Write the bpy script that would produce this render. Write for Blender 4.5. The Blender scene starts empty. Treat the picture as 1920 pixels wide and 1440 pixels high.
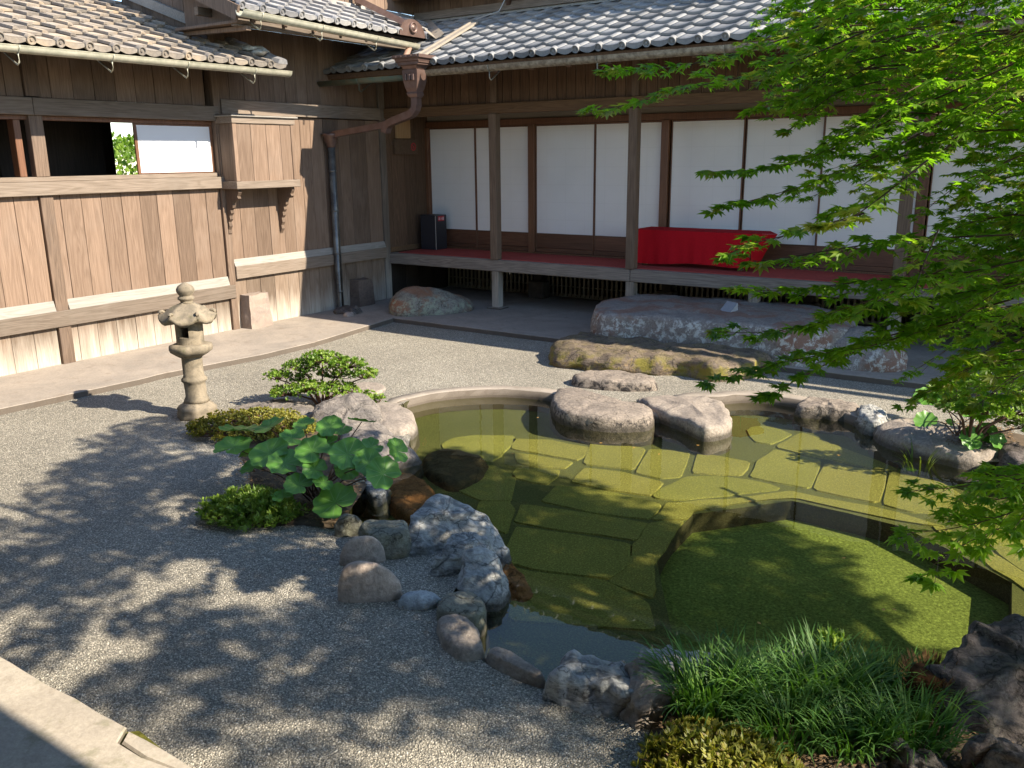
import bpy, bmesh, math, random
from mathutils import Vector, Matrix, noise
R = math.radians
rnd = random.Random(7)
S = bpy.context.scene
COL = S.collection

# ------------------------------------------------------------------ camera
CAM = Vector((8.42, -9.41, 2.0)); FPX = 1633.3
_y, _p, _r = R(-34.06), R(14.604), R(-0.561)
_f = Vector((math.sin(_y)*math.cos(_p), math.cos(_y)*math.cos(_p), -math.sin(_p)))
_rt = Vector((math.cos(_y), -math.sin(_y), 0)); _up = _rt.cross(_f)
_rt2 = _rt*math.cos(_r)+_up*math.sin(_r); _up2 = -_rt*math.sin(_r)+_up*math.cos(_r)
cd = bpy.data.cameras.new('camera'); co = bpy.data.objects.new('camera', cd); COL.objects.link(co)
cd.sensor_width = 36.0; cd.lens = FPX/1920*36.0; cd.clip_end = 500; cd.clip_start = 0.05
m = Matrix((_rt2, _up2, -_f)).transposed().to_4x4(); m.translation = CAM
co.matrix_world = m; S.camera = co

# ------------------------------------------------------------------ world, sun, exposure
SUN_EL, SUN_AZ = R(36.0), R(8.0)          # azimuth from +X toward +Y
SUN = Vector((math.cos(SUN_EL)*math.cos(SUN_AZ), math.cos(SUN_EL)*math.sin(SUN_AZ), math.sin(SUN_EL)))
W = bpy.data.worlds.new('World'); S.world = W; W.use_nodes = True
nt = W.node_tree; nt.nodes.clear()
out = nt.nodes.new('ShaderNodeOutputWorld'); bg = nt.nodes.new('ShaderNodeBackground'); sky = nt.nodes.new('ShaderNodeTexSky')
sky.sky_type = 'NISHITA'; sky.sun_disc = False; sky.sun_elevation = SUN_EL; sky.sun_rotation = math.pi/2-SUN_AZ
sky.altitude = 50; sky.air_density = 1.0; sky.dust_density = 0.15; sky.ozone_density = 2.6
bg.inputs['Strength'].default_value = 0.14
tc = nt.nodes.new('ShaderNodeTexCoord'); mp = nt.nodes.new('ShaderNodeMapping'); mp.inputs['Scale'].default_value = (1, 1, 2.2)
cn = nt.nodes.new('ShaderNodeTexNoise'); cn.inputs['Scale'].default_value = 3.2; cn.inputs['Detail'].default_value = 7; cn.inputs['Roughness'].default_value = .6
cr = nt.nodes.new('ShaderNodeValToRGB'); cr.color_ramp.elements[0].position = .57; cr.color_ramp.elements[1].position = .78
cr.color_ramp.elements[1].color = (.55, .55, .55, 1)
mxc = nt.nodes.new('ShaderNodeMix'); mxc.data_type = 'RGBA'; mxc.inputs[7].default_value = (5.5, 5.6, 5.9, 1)
nt.links.new(tc.outputs['Generated'], mp.inputs[0]); nt.links.new(mp.outputs[0], cn.inputs['Vector']); nt.links.new(cn.outputs[0], cr.inputs[0])
nt.links.new(cr.outputs[0], mxc.inputs[0]); nt.links.new(sky.outputs[0], mxc.inputs[6]); nt.links.new(mxc.outputs[2], bg.inputs['Color']); nt.links.new(bg.outputs[0], out.inputs[0])
sl = bpy.data.lights.new('sun', 'SUN'); sl.energy = 4.9; sl.angle = R(0.55); sl.color = (1.0, .90, .74)
so = bpy.data.objects.new('sun', sl); COL.objects.link(so); so.rotation_euler = SUN.to_track_quat('Z', 'Y').to_euler()
S.view_settings.view_transform = 'Standard'; S.view_settings.look = 'None'; S.view_settings.exposure = 1.28; S.view_settings.gamma = 1
S.cycles.max_bounces = 8; S.cycles.transparent_max_bounces = 12; S.cycles.caustics_reflective = False; S.cycles.caustics_refractive = False
S.cycles.sample_clamp_indirect = 4.0

# ------------------------------------------------------------------ helpers
def ray(px, py): return _f+_rt2*((px-960)/FPX)-_up2*((py-720)/FPX)
def G(px, py, z=0.0):
    d = ray(px, py); t = (z-CAM.z)/d.z; return CAM+d*t
def D(px, py, dist):
    d = ray(px, py).normalized(); return CAM+d*dist
def proj(p):
    d = p-CAM; z = d.dot(_f); return (960+FPX*d.dot(_rt2)/z, 720-FPX*d.dot(_up2)/z) if z > .05 else (-9e9, 0)
def tag(o, label=None, cat=None, group=None, kind=None):
    if label: o['label'] = label
    if cat: o['category'] = cat
    if group: o['group'] = group
    if kind: o['kind'] = kind
    return o
def empty(name, loc=(0, 0, 0), label=None, cat=None, group=None):
    o = bpy.data.objects.new(name, None); COL.objects.link(o); o.location = loc; o.empty_display_size = .1
    return tag(o, label, cat, group)
def link(name, me, parent=None, loc=None, rot=None, mat=None):
    o = bpy.data.objects.new(name, me); COL.objects.link(o)
    if parent is not None:
        o.parent = parent
        # parents carry only translation; keep world placement
        pw = Vector((0, 0, 0)); q = parent
        while q: pw += q.location; q = q.parent
        o.location = (Vector(loc) if loc is not None else Vector((0, 0, 0)))-pw
    elif loc is not None: o.location = loc
    if rot is not None: o.rotation_euler = rot
    return o
def mesh(name, vs, fs, mat, smooth=False, uvs=None):
    me = bpy.data.meshes.new(name); me.from_pydata([tuple(v) for v in vs], [], fs); me.materials.append(mat)
    if smooth: me.polygons.foreach_set('use_smooth', [True]*len(me.polygons))
    me.update(); return me
_bc = {}
def boxmesh(sx, sy, sz, mat, bev=.004):
    k = (round(sx, 3), round(sy, 3), round(sz, 3), mat.name, bev)
    if k in _bc: return _bc[k]
    bm = bmesh.new(); bmesh.ops.create_cube(bm, size=1)
    for v in bm.verts: v.co = Vector((v.co.x*sx, v.co.y*sy, v.co.z*sz))
    b = min(bev, min(sx, sy, sz)*.3)
    if b > 0: bmesh.ops.bevel(bm, geom=bm.edges[:], offset=b, segments=1, affect='EDGES')
    me = bpy.data.meshes.new('board'); bm.to_mesh(me); bm.free(); me.materials.append(mat); _bc[k] = me; return me
def box(name, parent, x0, x1, y0, y1, z0, z1, mat, bev=.004):
    return link(name, boxmesh(x1-x0, y1-y0, z1-z0, mat, bev), parent, ((x0+x1)/2, (y0+y1)/2, (z0+z1)/2))
def tubes(name, paths, mat, parent=None, seg=8, caps=True):
    """paths: list of (points, radii) -> one mesh"""
    vs, fs = [], []
    for pts, rad in paths:
        pts = [Vector(p) for p in pts]; n = len(pts)
        if not hasattr(rad, '__len__'): rad = [rad]*n
        b0 = len(vs); up = Vector((0, 0, 1))
        for i, p in enumerate(pts):
            t = (pts[min(i+1, n-1)]-pts[max(i-1, 0)]).normalized()
            a = t.cross(up)
            if a.length < .05: a = t.cross(Vector((1, 0, 0)))
            a.normalize(); b = a.cross(t)
            for k in range(seg):
                an = 2*math.pi*k/seg; vs.append(p+(a*math.cos(an)+b*math.sin(an))*rad[i])
        for i in range(n-1):
            for k in range(seg):
                k2 = (k+1) % seg; fs.append((b0+i*seg+k, b0+i*seg+k2, b0+(i+1)*seg+k2, b0+(i+1)*seg+k))
        if caps:
            fs.append(tuple(b0+k for k in range(seg))[::-1]); fs.append(tuple(b0+(n-1)*seg+k for k in range(seg)))
    o = link(name, mesh(name, vs, fs, mat, True), parent, (0, 0, 0)); return o
def extr(name, prof, p0, p1, mat, parent=None, side=None, closed=True, smooth=False):
    """sweep 2D profile (side, up) from p0 to p1"""
    p0, p1 = Vector(p0), Vector(p1); t = (p1-p0).normalized(); up = Vector((0, 0, 1)); s = side or t.cross(up).normalized()
    u = s.cross(t)
    if u.z < 0: u = -u
    vs = [p+s*a+u*b for p in (p0, p1) for a, b in prof]; n = len(prof)
    fs = [(i, (i+1) % n, n+(i+1) % n, n+i) for i in range(n if closed else n-1)]
    if closed: fs += [tuple(range(n))[::-1], tuple(range(n, 2*n))]
    return link(name, mesh(name, vs, fs, mat, smooth), parent, (0, 0, 0))
def lathe(name, prof, loc, mat, parent=None, seg=32, fn=None):
    vs, fs = [], []; n = len(prof)
    for k in range(seg):
        a = 2*math.pi*k/seg
        for i, (r, z) in enumerate(prof):
            rr, zz = (r, z) if fn is None else fn(r, z, a); vs.append((rr*math.cos(a), rr*math.sin(a), zz))
    for k in range(seg):
        k2 = (k+1) % seg
        for i in range(n-1): fs.append((k*n+i, k2*n+i, k2*n+i+1, k*n+i+1))
    return link(name, mesh(name, vs, fs, mat, True), parent, loc)

# ------------------------------------------------------------------ materials
def newmat(name):
    m = bpy.data.materials.new(name); m.use_nodes = True; t = m.node_tree
    return m, t, t.nodes['Principled BSDF']
def N(t, typ, **kw):
    n = t.nodes.new('ShaderNode'+typ)
    for k, v in kw.items():
        if k in n.inputs: n.inputs[k].default_value = v
        else: setattr(n, k, v)
    return n
def L(t, a, b): t.links.new(a, b)
def pos(t, scale=(1, 1, 1), rand=0, obj=False):
    mpn = N(t, 'Mapping'); mpn.inputs['Scale'].default_value = scale
    src = N(t, 'TexCoord').outputs['Object'] if obj else N(t, 'NewGeometry').outputs['Position']
    if rand:
        oi = N(t, 'ObjectInfo'); mu = N(t, 'Math', operation='MULTIPLY'); mu.inputs[1].default_value = rand; L(t, oi.outputs['Random'], mu.inputs[0])
        ad = N(t, 'VectorMath', operation='ADD'); L(t, src, ad.inputs[0]); L(t, mu.outputs[0], ad.inputs[1]); src = ad.outputs[0]
    L(t, src, mpn.inputs[0]); return mpn.outputs[0]
def noi(t, vec, scale, detail=4, rough=.55, dist=0):
    n = N(t, 'TexNoise', Scale=scale, Detail=detail, Roughness=rough, Distortion=dist); L(t, vec, n.inputs['Vector']); return n.outputs[0]
def ramp(t, fac, stops, interp='LINEAR'):
    r = N(t, 'ValToRGB'); e = r.color_ramp; e.interpolation = interp
    while len(e.elements) < len(stops): e.elements.new(.5)
    for el, (p, c) in zip(e.elements, stops):
        el.position = p; el.color = (c, c, c, 1) if not hasattr(c, '__len__') else (*c, 1)
    L(t, fac, r.inputs[0]); return r.outputs[0]
def mixc(t, fac, a, b, mode='MIX'):
    mx = N(t, 'Mix', data_type='RGBA', blend_type=mode)
    for i, v in ((6, a), (7, b)):
        if hasattr(v, 'links') or hasattr(v, 'is_linked'): L(t, v, mx.inputs[i])
        else: mx.inputs[i].default_value = (*v, 1)
    if hasattr(fac, 'is_linked'): L(t, fac, mx.inputs[0])
    else: mx.inputs[0].default_value = fac
    return mx.outputs[2]
def mth(t, op, a, b=0.0, clamp=False):
    n = N(t, 'Math', operation=op, use_clamp=clamp)
    for i, v in ((0, a), (1, b)):
        if hasattr(v, 'is_linked'): L(t, v, n.inputs[i])
        else: n.inputs[i].default_value = v
    return n.outputs[0]
def bump(t, bsdf, h, strength=.4, dist=.01):
    b = N(t, 'Bump', Strength=strength, Distance=dist); L(t, h, b.inputs['Height']); L(t, b.outputs[0], bsdf.inputs['Normal'])
def sep(t):
    s = N(t, 'SeparateXYZ'); L(t, N(t, 'NewGeometry').outputs['Position'], s.inputs[0]); return s.outputs

def wood(name, dark, light, axis, rough=.75, bleach=0.0, var=.36, grey=None, spec=.25):
    m, t, b = newmat(name)
    sc = {'z': (34, 34, 1.1), 'x': (1.1, 34, 34), 'y': (34, 1.1, 34)}[axis]
    sc2 = {'z': (7, 7, .45), 'x': (.45, 7, 7), 'y': (7, .45, 7)}[axis]
    v = pos(t, sc, 13.7); v2 = pos(t, sc2, 13.7)
    fine = noi(t, v, 3.2, 8, .7, .3)
    big = noi(t, v2, 1.3, 3, .5, .6)
    rings = mth(t, 'SINE', mth(t, 'MULTIPLY', big, 70.0)); rings = mth(t, 'MULTIPLY', rings, .5)
    rr = N(t, 'MapRange'); L(t, rings, rr.inputs[0]); rr.inputs[1].default_value = -.5; rr.inputs[2].default_value = .5
    g = mth(t, 'ADD', mth(t, 'MULTIPLY', fine, .84), mth(t, 'MULTIPLY', rr.outputs[0], .16))
    c = ramp(t, g, [(.26, dark), (.68, light)])
    oi = N(t, 'ObjectInfo')
    tint = ramp(t, oi.outputs['Random'], [(0, 1-var), (1, 1+var*.35)])
    c = mixc(t, 1.0, c, tint, 'MULTIPLY')
    blot = noi(t, pos(t, (1, 1, .6), 5.0), 3.0, 4)
    c = mixc(t, ramp(t, blot, [(.52, 0), (.75, .45)]), c, grey or tuple(x*.62 for x in light))
    if bleach:
        z = sep(t)[2]; mr = N(t, 'MapRange'); mr.inputs[1].default_value = bleach; mr.inputs[2].default_value = 0.02
        L(t, mth(t, 'ADD', z, mth(t, 'MULTIPLY', mth(t, 'SUBTRACT', noi(t, pos(t, (9, 9, 1.2), 3), 1.5, 4), .5), bleach*1.3)), mr.inputs[0])
        fac = mth(t, 'MULTIPLY', mr.outputs[0], ramp(t, fine, [(.35, .55), (.6, 1.0)]), True)
        c = mixc(t, fac, c, (.52, .46, .38))
    L(t, c, b.inputs['Base Color']); b.inputs['Roughness'].default_value = rough; b.inputs['Specular IOR Level'].default_value = spec
    bump(t, b, g, .35, .004); return m
# sun-bleached cedar of the left wing, darker brown of the veranda wing
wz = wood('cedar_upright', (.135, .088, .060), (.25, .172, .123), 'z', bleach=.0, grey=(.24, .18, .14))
wzb = wood('cedar_upright_bleached_foot', (.135, .095, .066), (.245, .18, .132), 'z', bleach=.42, grey=(.26, .21, .17))
wbeam_y = wood('cedar_beam', (.125, .095, .07), (.24, .19, .15), 'y', grey=(.2, .17, .14))
wpost = wood('cedar_post', (.10, .068, .048), (.23, .16, .115), 'z', grey=(.15, .12, .10))
wstrip = wood('bleached_strip', (.21, .19, .165), (.35, .32, .28), 'y', grey=(.36, .34, .3), var=.15)
wcorner = wood('grey_corner_post', (.09, .072, .058), (.19, .155, .125), 'z', bleach=.75)
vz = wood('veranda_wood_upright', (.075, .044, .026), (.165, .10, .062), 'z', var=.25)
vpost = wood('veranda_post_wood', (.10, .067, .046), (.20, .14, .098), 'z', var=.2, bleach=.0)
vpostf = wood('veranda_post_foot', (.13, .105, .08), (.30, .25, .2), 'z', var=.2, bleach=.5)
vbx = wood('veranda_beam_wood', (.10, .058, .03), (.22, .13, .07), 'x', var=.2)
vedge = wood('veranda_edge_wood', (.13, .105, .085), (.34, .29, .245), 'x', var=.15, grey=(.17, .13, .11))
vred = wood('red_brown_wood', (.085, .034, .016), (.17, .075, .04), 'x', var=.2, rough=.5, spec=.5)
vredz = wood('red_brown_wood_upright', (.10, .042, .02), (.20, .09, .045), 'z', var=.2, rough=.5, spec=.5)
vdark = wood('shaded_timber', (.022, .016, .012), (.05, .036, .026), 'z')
vlat = wood('lattice_wood', (.12, .10, .065), (.24, .20, .13), 'z')
pale = wood('pale_new_wood', (.32, .19, .09), (.46, .29, .15), 'z', var=.05)

def plain(name, c, rough=.6, metal=0, spec=.4, nz=0, scale=30, bmp=0, c2=None):
    m, t, b = newmat(name); b.inputs['Roughness'].default_value = rough; b.inputs['Metallic'].default_value = metal; b.inputs['Specular IOR Level'].default_value = spec
    if nz:
        f = noi(t, pos(t), scale, 5, .6)
        cc = mixc(t, ramp(t, f, [(.35, 0), (.65, 1)]), c, c2 or tuple(x*(1-nz) for x in c)); L(t, cc, b.inputs['Base Color'])
        if bmp: bump(t, b, f, bmp, .004)
    else: b.inputs['Base Color'].default_value = (*c, 1)
    return m
gutter_m = plain('weathered_copper_gutter', (.47, .44, .34), .6, .1, .4, .3, 14, .15, (.33, .32, .24))
gutter_g = plain('shaded_green_copper_gutter', (.07, .11, .085), .5, .3, .4, .4, 9, .1, (.13, .12, .08))  # left gutter run: shade below the higher eave is put into this dark tone
gutter_d = plain('stained_gutter', (.36, .33, .25), .6, .1, .4, .6, 22, .15, (.13, .11, .08))
duct_m = plain('brown_sheet_copper', (.13, .078, .06), .42, .45, .5, .3, 12, .08, (.17, .11, .09))
pipe_m = plain('blue_grey_pipe', (.20, .20, .185), .4, .5, .5, .6, 8, .1, (.07, .07, .07))
def papermat():
    m, t, b = newmat('shoji_paper'); s = sep(t); f = noi(t, pos(t), 1.3, 3)
    gx = mth(t, 'LESS_THAN', mth(t, 'FRACT', mth(t, 'MULTIPLY', s[0], 3.4)), .035); gz = mth(t, 'LESS_THAN', mth(t, 'FRACT', mth(t, 'MULTIPLY', s[2], 4.3)), .05)
    c = mixc(t, ramp(t, f, [(.35, 0), (.65, 1)]), (.84, .82, .79), (.79, .77, .735)); c = mixc(t, mth(t, 'MULTIPLY', mth(t, 'MAXIMUM', gx, gz), .05), c, (.35, .32, .28))
    L(t, c, b.inputs['Base Color']); b.inputs['Roughness'].default_value = .9; b.inputs['Specular IOR Level'].default_value = .1; bump(t, b, noi(t, pos(t, (1, 1, .5)), 4, 2), .25, .02); return m
paper = papermat()
cream = plain('cream_valley_sheet', (.33, .28, .22), .7, 0, .3, .2, 8, .05)
plaster = plain('roof_plaster', (.58, .56, .5), .9, 0, .2, .25, 30, .3)
redcloth = plain('red_felt', (.48, .010, .018), .95, 0, .1, .12, 60, .15)
carpet = plain('faded_red_carpet', (.46, .085, .07), .95, 0, .1, .2, 25, .2, (.37, .075, .06))
black_m = plain('charcoal_paint', (.028, .028, .034), .45)
steel_m = plain('grey_edge', (.4, .38, .36), .4, .3)
sign_m = plain('grey_plaque', (.42, .44, .47), .35, .3, .5, .1, 40)
white_m = plain('white_print', (.75, .75, .73), .6); redp = plain('red_print', (.45, .02, .03), .6)

def tilemat(name, c1, c2, c3, rough, lich):
    m, t, b = newmat(name)
    oi = N(t, 'ObjectInfo'); f = noi(t, pos(t, (1, 1, 1), 3), 26, 6, .65); g = noi(t, pos(t, (1, 1, 1), 9), 6, 3)
    c = mixc(t, ramp(t, f, [(.35, 0), (.68, 1)]), c1, c2)
    c = mixc(t, mth(t, 'MULTIPLY', ramp(t, g, [(.42, 0), (.7, 1)]), ramp(t, oi.outputs['Random'], [(.2, 0), (1, lich)])), c, c3)
    c = mixc(t, 1, c, ramp(t, oi.outputs['Random'], [(0, .72), (.5, 1.0), (1, 1.15)]), 'MULTIPLY')
    L(t, c, b.inputs['Base Color']); b.inputs['Roughness'].default_value = rough; b.inputs['Specular IOR Level'].default_value = .45
    bump(t, b, f, .5, .004); return m
tile_c = tilemat('grey_clay_tile', (.19, .187, .185), (.26, .252, .243), (.31, .295, .26), .65, .4)
tile_a = tilemat('weathered_clay_tile', (.175, .15, .13), (.29, .25, .205), (.36, .27, .175), .8, 1.0)
tile_b = tilemat('pale_grey_tile', (.19, .185, .19), (.31, .295, .285), (.40, .37, .31), .55, .6)

# gravel
def gravelmat():
    m, t, b = newmat('grey_gravel'); p = pos(t)
    v = N(t, 'TexVoronoi', Scale=125.0, Randomness=1.0); L(t, p, v.inputs['Vector'])
    v2 = N(t, 'TexVoronoi', Scale=230.0); L(t, p, v2.inputs['Vector'])
    s1 = N(t, 'SeparateColor'); L(t, v.outputs['Color'], s1.inputs[0]); s2 = N(t, 'SeparateColor'); L(t, v2.outputs['Color'], s2.inputs[0])
    c = ramp(t, s1.outputs[0], [(0, (.285, .265, .22)), (.5, (.435, .395, .32)), (.85, (.57, .51, .41)), (1, (.80, .73, .60))])
    c2 = ramp(t, s2.outputs[1], [(0, .55), (.6, 1), (1, 1.35)]); c = mixc(t, 1, c, c2, 'MULTIPLY')
    d = ramp(t, v.outputs['Distance'], [(.25, 1), (.62, .6)]); c = mixc(t, 1, c, d, 'MULTIPLY')
    big = noi(t, p, 1.1, 4); c = mixc(t, 1, c, ramp(t, big, [(.3, .86), (.7, 1.1)]), 'MULTIPLY')
    L(t, c, b.inputs['Base Color']); b.inputs['Roughness'].default_value = .85; b.inputs['Specular IOR Level'].default_value = .2
    h = mth(t, 'ADD', mth(t, 'MULTIPLY', v.outputs['Distance'], -1.0), mth(t, 'MULTIPLY', v2.outputs['Distance'], -.5))
    h = mth(t, 'ADD', h, mth(t, 'MULTIPLY', noi(t, p, 6, 3), .8)); bump(t, b, h, .9, .009); return m
gravel = gravelmat()
def concmat(name, a, b_, st, sc=1.0, moss=0):
    m, t, b = newmat(name); p = pos(t)
    f = noi(t, p, 60*sc, 6, .7); g = noi(t, p, 1.7*sc, 6, .65, .8); k = noi(t, p, 9*sc, 5, .6)
    c = mixc(t, ramp(t, g, [(.35, 0), (.65, 1)]), a, b_); c = mixc(t, ramp(t, k, [(.55, 0), (.75, .6)]), c, st)
    c = mixc(t, 1, c, ramp(t, f, [(.3, .82), (.7, 1.12)]), 'MULTIPLY')
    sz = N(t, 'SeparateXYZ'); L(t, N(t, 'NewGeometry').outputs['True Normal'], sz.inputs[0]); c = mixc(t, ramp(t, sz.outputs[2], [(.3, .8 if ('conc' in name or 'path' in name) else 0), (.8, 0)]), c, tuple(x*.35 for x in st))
    if moss: c = mixc(t, ramp(t, noi(t, p, 4, 6, .7), [(.56, 0), (.64, moss)]), c, (.10, .11, .03))
    L(t, c, b.inputs['Base Color']); b.inputs['Roughness'].default_value = .88; b.inputs['Specular IOR Level'].default_value = .2
    bump(t, b, mth(t, 'ADD', f, mth(t, 'MULTIPLY', g, 2)), .3, .006); return m
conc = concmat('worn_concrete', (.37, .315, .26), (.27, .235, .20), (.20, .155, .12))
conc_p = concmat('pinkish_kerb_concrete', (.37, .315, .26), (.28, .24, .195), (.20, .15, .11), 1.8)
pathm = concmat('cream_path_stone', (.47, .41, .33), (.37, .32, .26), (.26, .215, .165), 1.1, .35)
soil = concmat('leaf_litter_soil', (.07, .052, .036), (.13, .095, .062), (.14, .09, .05), 3)
granite = concmat('pink_granite', (.33, .26, .21), (.25, .2, .17), (.4, .33, .28), 4)
lantern_m = concmat('mossy_lantern_stone', (.30, .245, .175), (.16, .135, .10), (.075, .07, .055), 5, .35)

def rockmat(name, c1, c2, lichen=None, la=0.0, moss=0.0, strata=0.0, mossc=(.17, .17, .03), rough=.8, stain=None, freq=1.0, ridge_lines=False):
    m, t, b = newmat(name); p = pos(t, (1, 1, 1), 4.0); tn = N(t, 'NewGeometry'); sn = N(t, 'SeparateXYZ'); L(t, tn.outputs['Normal'], sn.inputs[0])
    ps = pos(t, (1, 1, 3.5), 4.0)
    f = noi(t, p, 55*freq, 8, .7); g = noi(t, p, 5*freq, 6, .65, .6); s = noi(t, pos(t, (3, 8, 14), 4.0), 3*freq, 6, .65, 1.0)
    c = mixc(t, ramp(t, g, [(.36, 0), (.64, 1)]), c1, c2)
    c = mixc(t, 1, c, ramp(t, f, [(.3, .6), (.65, 1.25)]), 'MULTIPLY')
    if strata: c = mixc(t, mth(t, 'MULTIPLY', ramp(t, s, [(.40, 1), (.52, 0)]), strata), c, tuple(x*.3 for x in c1))
    if strata or ridge_lines:
        vc = N(t, 'TexVoronoi', Scale=7.0*freq, feature='DISTANCE_TO_EDGE'); wv = N(t, 'VectorMath', operation='ADD'); L(t, p, wv.inputs[0]); L(t, mth(t, 'MULTIPLY', noi(t, p, 6, 4), .35), wv.inputs[1]); L(t, wv.outputs[0], vc.inputs['Vector']); c = mixc(t, ramp(t, vc.outputs['Distance'], [(.008, .8), (.03, 0)]), c, tuple(x*.22 for x in c1))
    if stain: c = mixc(t, ramp(t, noi(t, p, 2.4, 5, .6, .5), [(.50, 0), (.60, .8)]), c, stain)
    if la:
        li = mth(t, 'MULTIPLY', ramp(t, noi(t, p, 14, 8, .75, .4), [(.50, 0), (.58, 1)]), la)
        sd = ramp(t, mth(t, 'ABSOLUTE', sn.outputs[2]), [(.45, 1), (.9, .12)]); c = mixc(t, mth(t, 'MULTIPLY', li, sd), c, lichen)
    if moss:
        mo = mth(t, 'MULTIPLY', mth(t, 'MULTIPLY', ramp(t, noi(t, p, 7, 6, .7), [(.44, 0), (.58, 1)]), moss), ramp(t, sn.outputs[2], [(.5, 1), (.9, .2)])); c = mixc(t, mo, c, mossc)
    # dark algae tide mark where stones stand in the pond
    zz = mth(t, 'ADD', sep(t)[2], mth(t, 'MULTIPLY', mth(t, 'SUBTRACT', noi(t, p, 11, 5), .5), .06)); tm_ = N(t, 'MapRange'); tm_.inputs[1].default_value = .0; tm_.inputs[2].default_value = -.035
    L(t, zz, tm_.inputs[0])
    if 'submerged' not in name: c = mixc(t, mth(t, 'MULTIPLY', tm_.outputs[0], .8), c, (.045, .038, .028))
    L(t, c, b.inputs['Base Color']); b.inputs['Roughness'].default_value = rough; b.inputs['Specular IOR Level'].default_value = .3
    bump(t, b, mth(t, 'ADD', mth(t, 'ADD', f, mth(t, 'MULTIPLY', g, 1.6)), mth(t, 'MULTIPLY', s, 1.6*strata)), .75, .012); return m
rk_tan = rockmat('tan_stone', (.33, .275, .225), (.24, .20, .165), (.45, .42, .36), .3)
rk_mauve = rockmat('mauve_stone', (.165, .145, .13), (.235, .20, .17), (.4, .36, .3), .25, 0, .25)
rk_grey = rockmat('blue_grey_layered_stone', (.31, .31, .30), (.43, .415, .38), (.5, .5, .46), .5, 0, .7, freq=.7)
rk_cob = rockmat('smooth_pink_cobble', (.42, .33, .27), (.33, .275, .235), (.45, .4, .35), .2, rough=.7, freq=.6)
rk_blue = rockmat('pale_blue_stone', (.33, .36, .38), (.40, .42, .42), None, 0, rough=.7)
rk_olive = rockmat('olive_mossy_stone', (.15, .145, .11), (.24, .23, .18), (.34, .34, .28), .5, .35, .2, (.08, .085, .025))
rk_big = rockmat('lichened_step_stone', (.27, .235, .205), (.20, .175, .155), (.50, .50, .46), 1.0, 0, 0, stain=(.23, .12, .08))
rk_moss = rockmat('mossy_flat_stone', (.13, .10, .075), (.21, .16, .115), (.36, .24, .13), .6, .9, .5, (.19, .165, .025))
rk_rust = rockmat('rusty_boulder', (.21, .185, .15), (.27, .25, .2), (.33, .35, .25), .9, 0, .1, stain=(.28, .12, .06))
rk_dark = rockmat('dark_volcanic_rock', (.07, .058, .052), (.14, .115, .105), (.28, .25, .21), .45, .15, .5, (.09, .085, .03))
rk_sub = rockmat('submerged_rusty_rock', (.42, .17, .07), (.24, .11, .05), None, 0, 0, .4)
rk_sub2 = rockmat('submerged_brown_rock', (.12, .085, .045), (.075, .055, .03), None, 0, 0, .4)
rk_brown = rockmat('dark_edged_brown_stone', (.33, .27, .215), (.235, .195, .16), (.035, .03, .028), 1.0, 0, .3)

def leafmat(name, c1, c2, trans=.35, rough=.45, scale=12, c3=None, spec=.4, tcol=None):
    m, t, b = newmat(name); f = noi(t, pos(t), scale, 3); g = noi(t, pos(t), scale*6, 2)
    c = mixc(t, ramp(t, f, [(.35, 0), (.65, 1)]), c1, c2)
    if c3: c = mixc(t, ramp(t, g, [(.55, 0), (.72, .9)]), c, c3)
    L(t, c, b.inputs['Base Color']); b.inputs['Roughness'].default_value = rough; b.inputs['Specular IOR Level'].default_value = spec
    tr = N(t, 'BsdfTranslucent'); L(t, mixc(t, 1, c, tcol or (1.5, 1.7, .6), 'MULTIPLY'), tr.inputs[0])
    mx = N(t, 'MixShader'); mx.inputs[0].default_value = trans; L(t, b.outputs[0], mx.inputs[1]); L(t, tr.outputs[0], mx.inputs[2])
    L(t, mx.outputs[0], t.nodes['Material Output'].inputs[0]); return m
maple_m = leafmat('maple_leaf_green', (.085, .20, .014), (.19, .33, .026), .58, .42, 3, (.26, .36, .04))
maple_y = leafmat('young_maple_leaf', (.20, .30, .035), (.30, .30, .06), .45, .4, 6)
az_b = leafmat('bright_azalea_leaf', (.075, .16, .012), (.19, .29, .03), .3, .4, 14)
az_y = leafmat('yellowish_azalea_leaf', (.17, .17, .02), (.28, .25, .035), .3, .5, 14, (.20, .11, .03))
az_g = leafmat('green_azalea_leaf', (.09, .17, .02), (.18, .26, .035), .3, .45, 14)
az_l = leafmat('light_azalea_leaf', (.15, .25, .03), (.30, .38, .07), .35, .4, 14)
az_f = leafmat('olive_azalea_leaf', (.13, .15, .025), (.27, .26, .045), .3, .5, 12, (.15, .08, .03))
grass_m = leafmat('lilyturf_blade', (.045, .12, .025), (.11, .22, .04), .3, .55, 9, (.14, .22, .03))
iris_m = leafmat('iris_blade', (.06, .12, .02), (.2, .24, .05), .3, .4, 9)
tree_m = leafmat('far_tree_leaf', (.07, .15, .012), (.2, .3, .03), .4, .5, 3)
bark = plain('maple_bark', (.10, .075, .055), .85, 0, .2, .4, 40, .4)
twig = plain('brown_twig', (.12, .06, .04), .8); twig_r = plain('red_twig', (.25, .07, .05), .6)
stem_m = plain('purple_brown_stem', (.10, .055, .04), .6)
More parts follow.
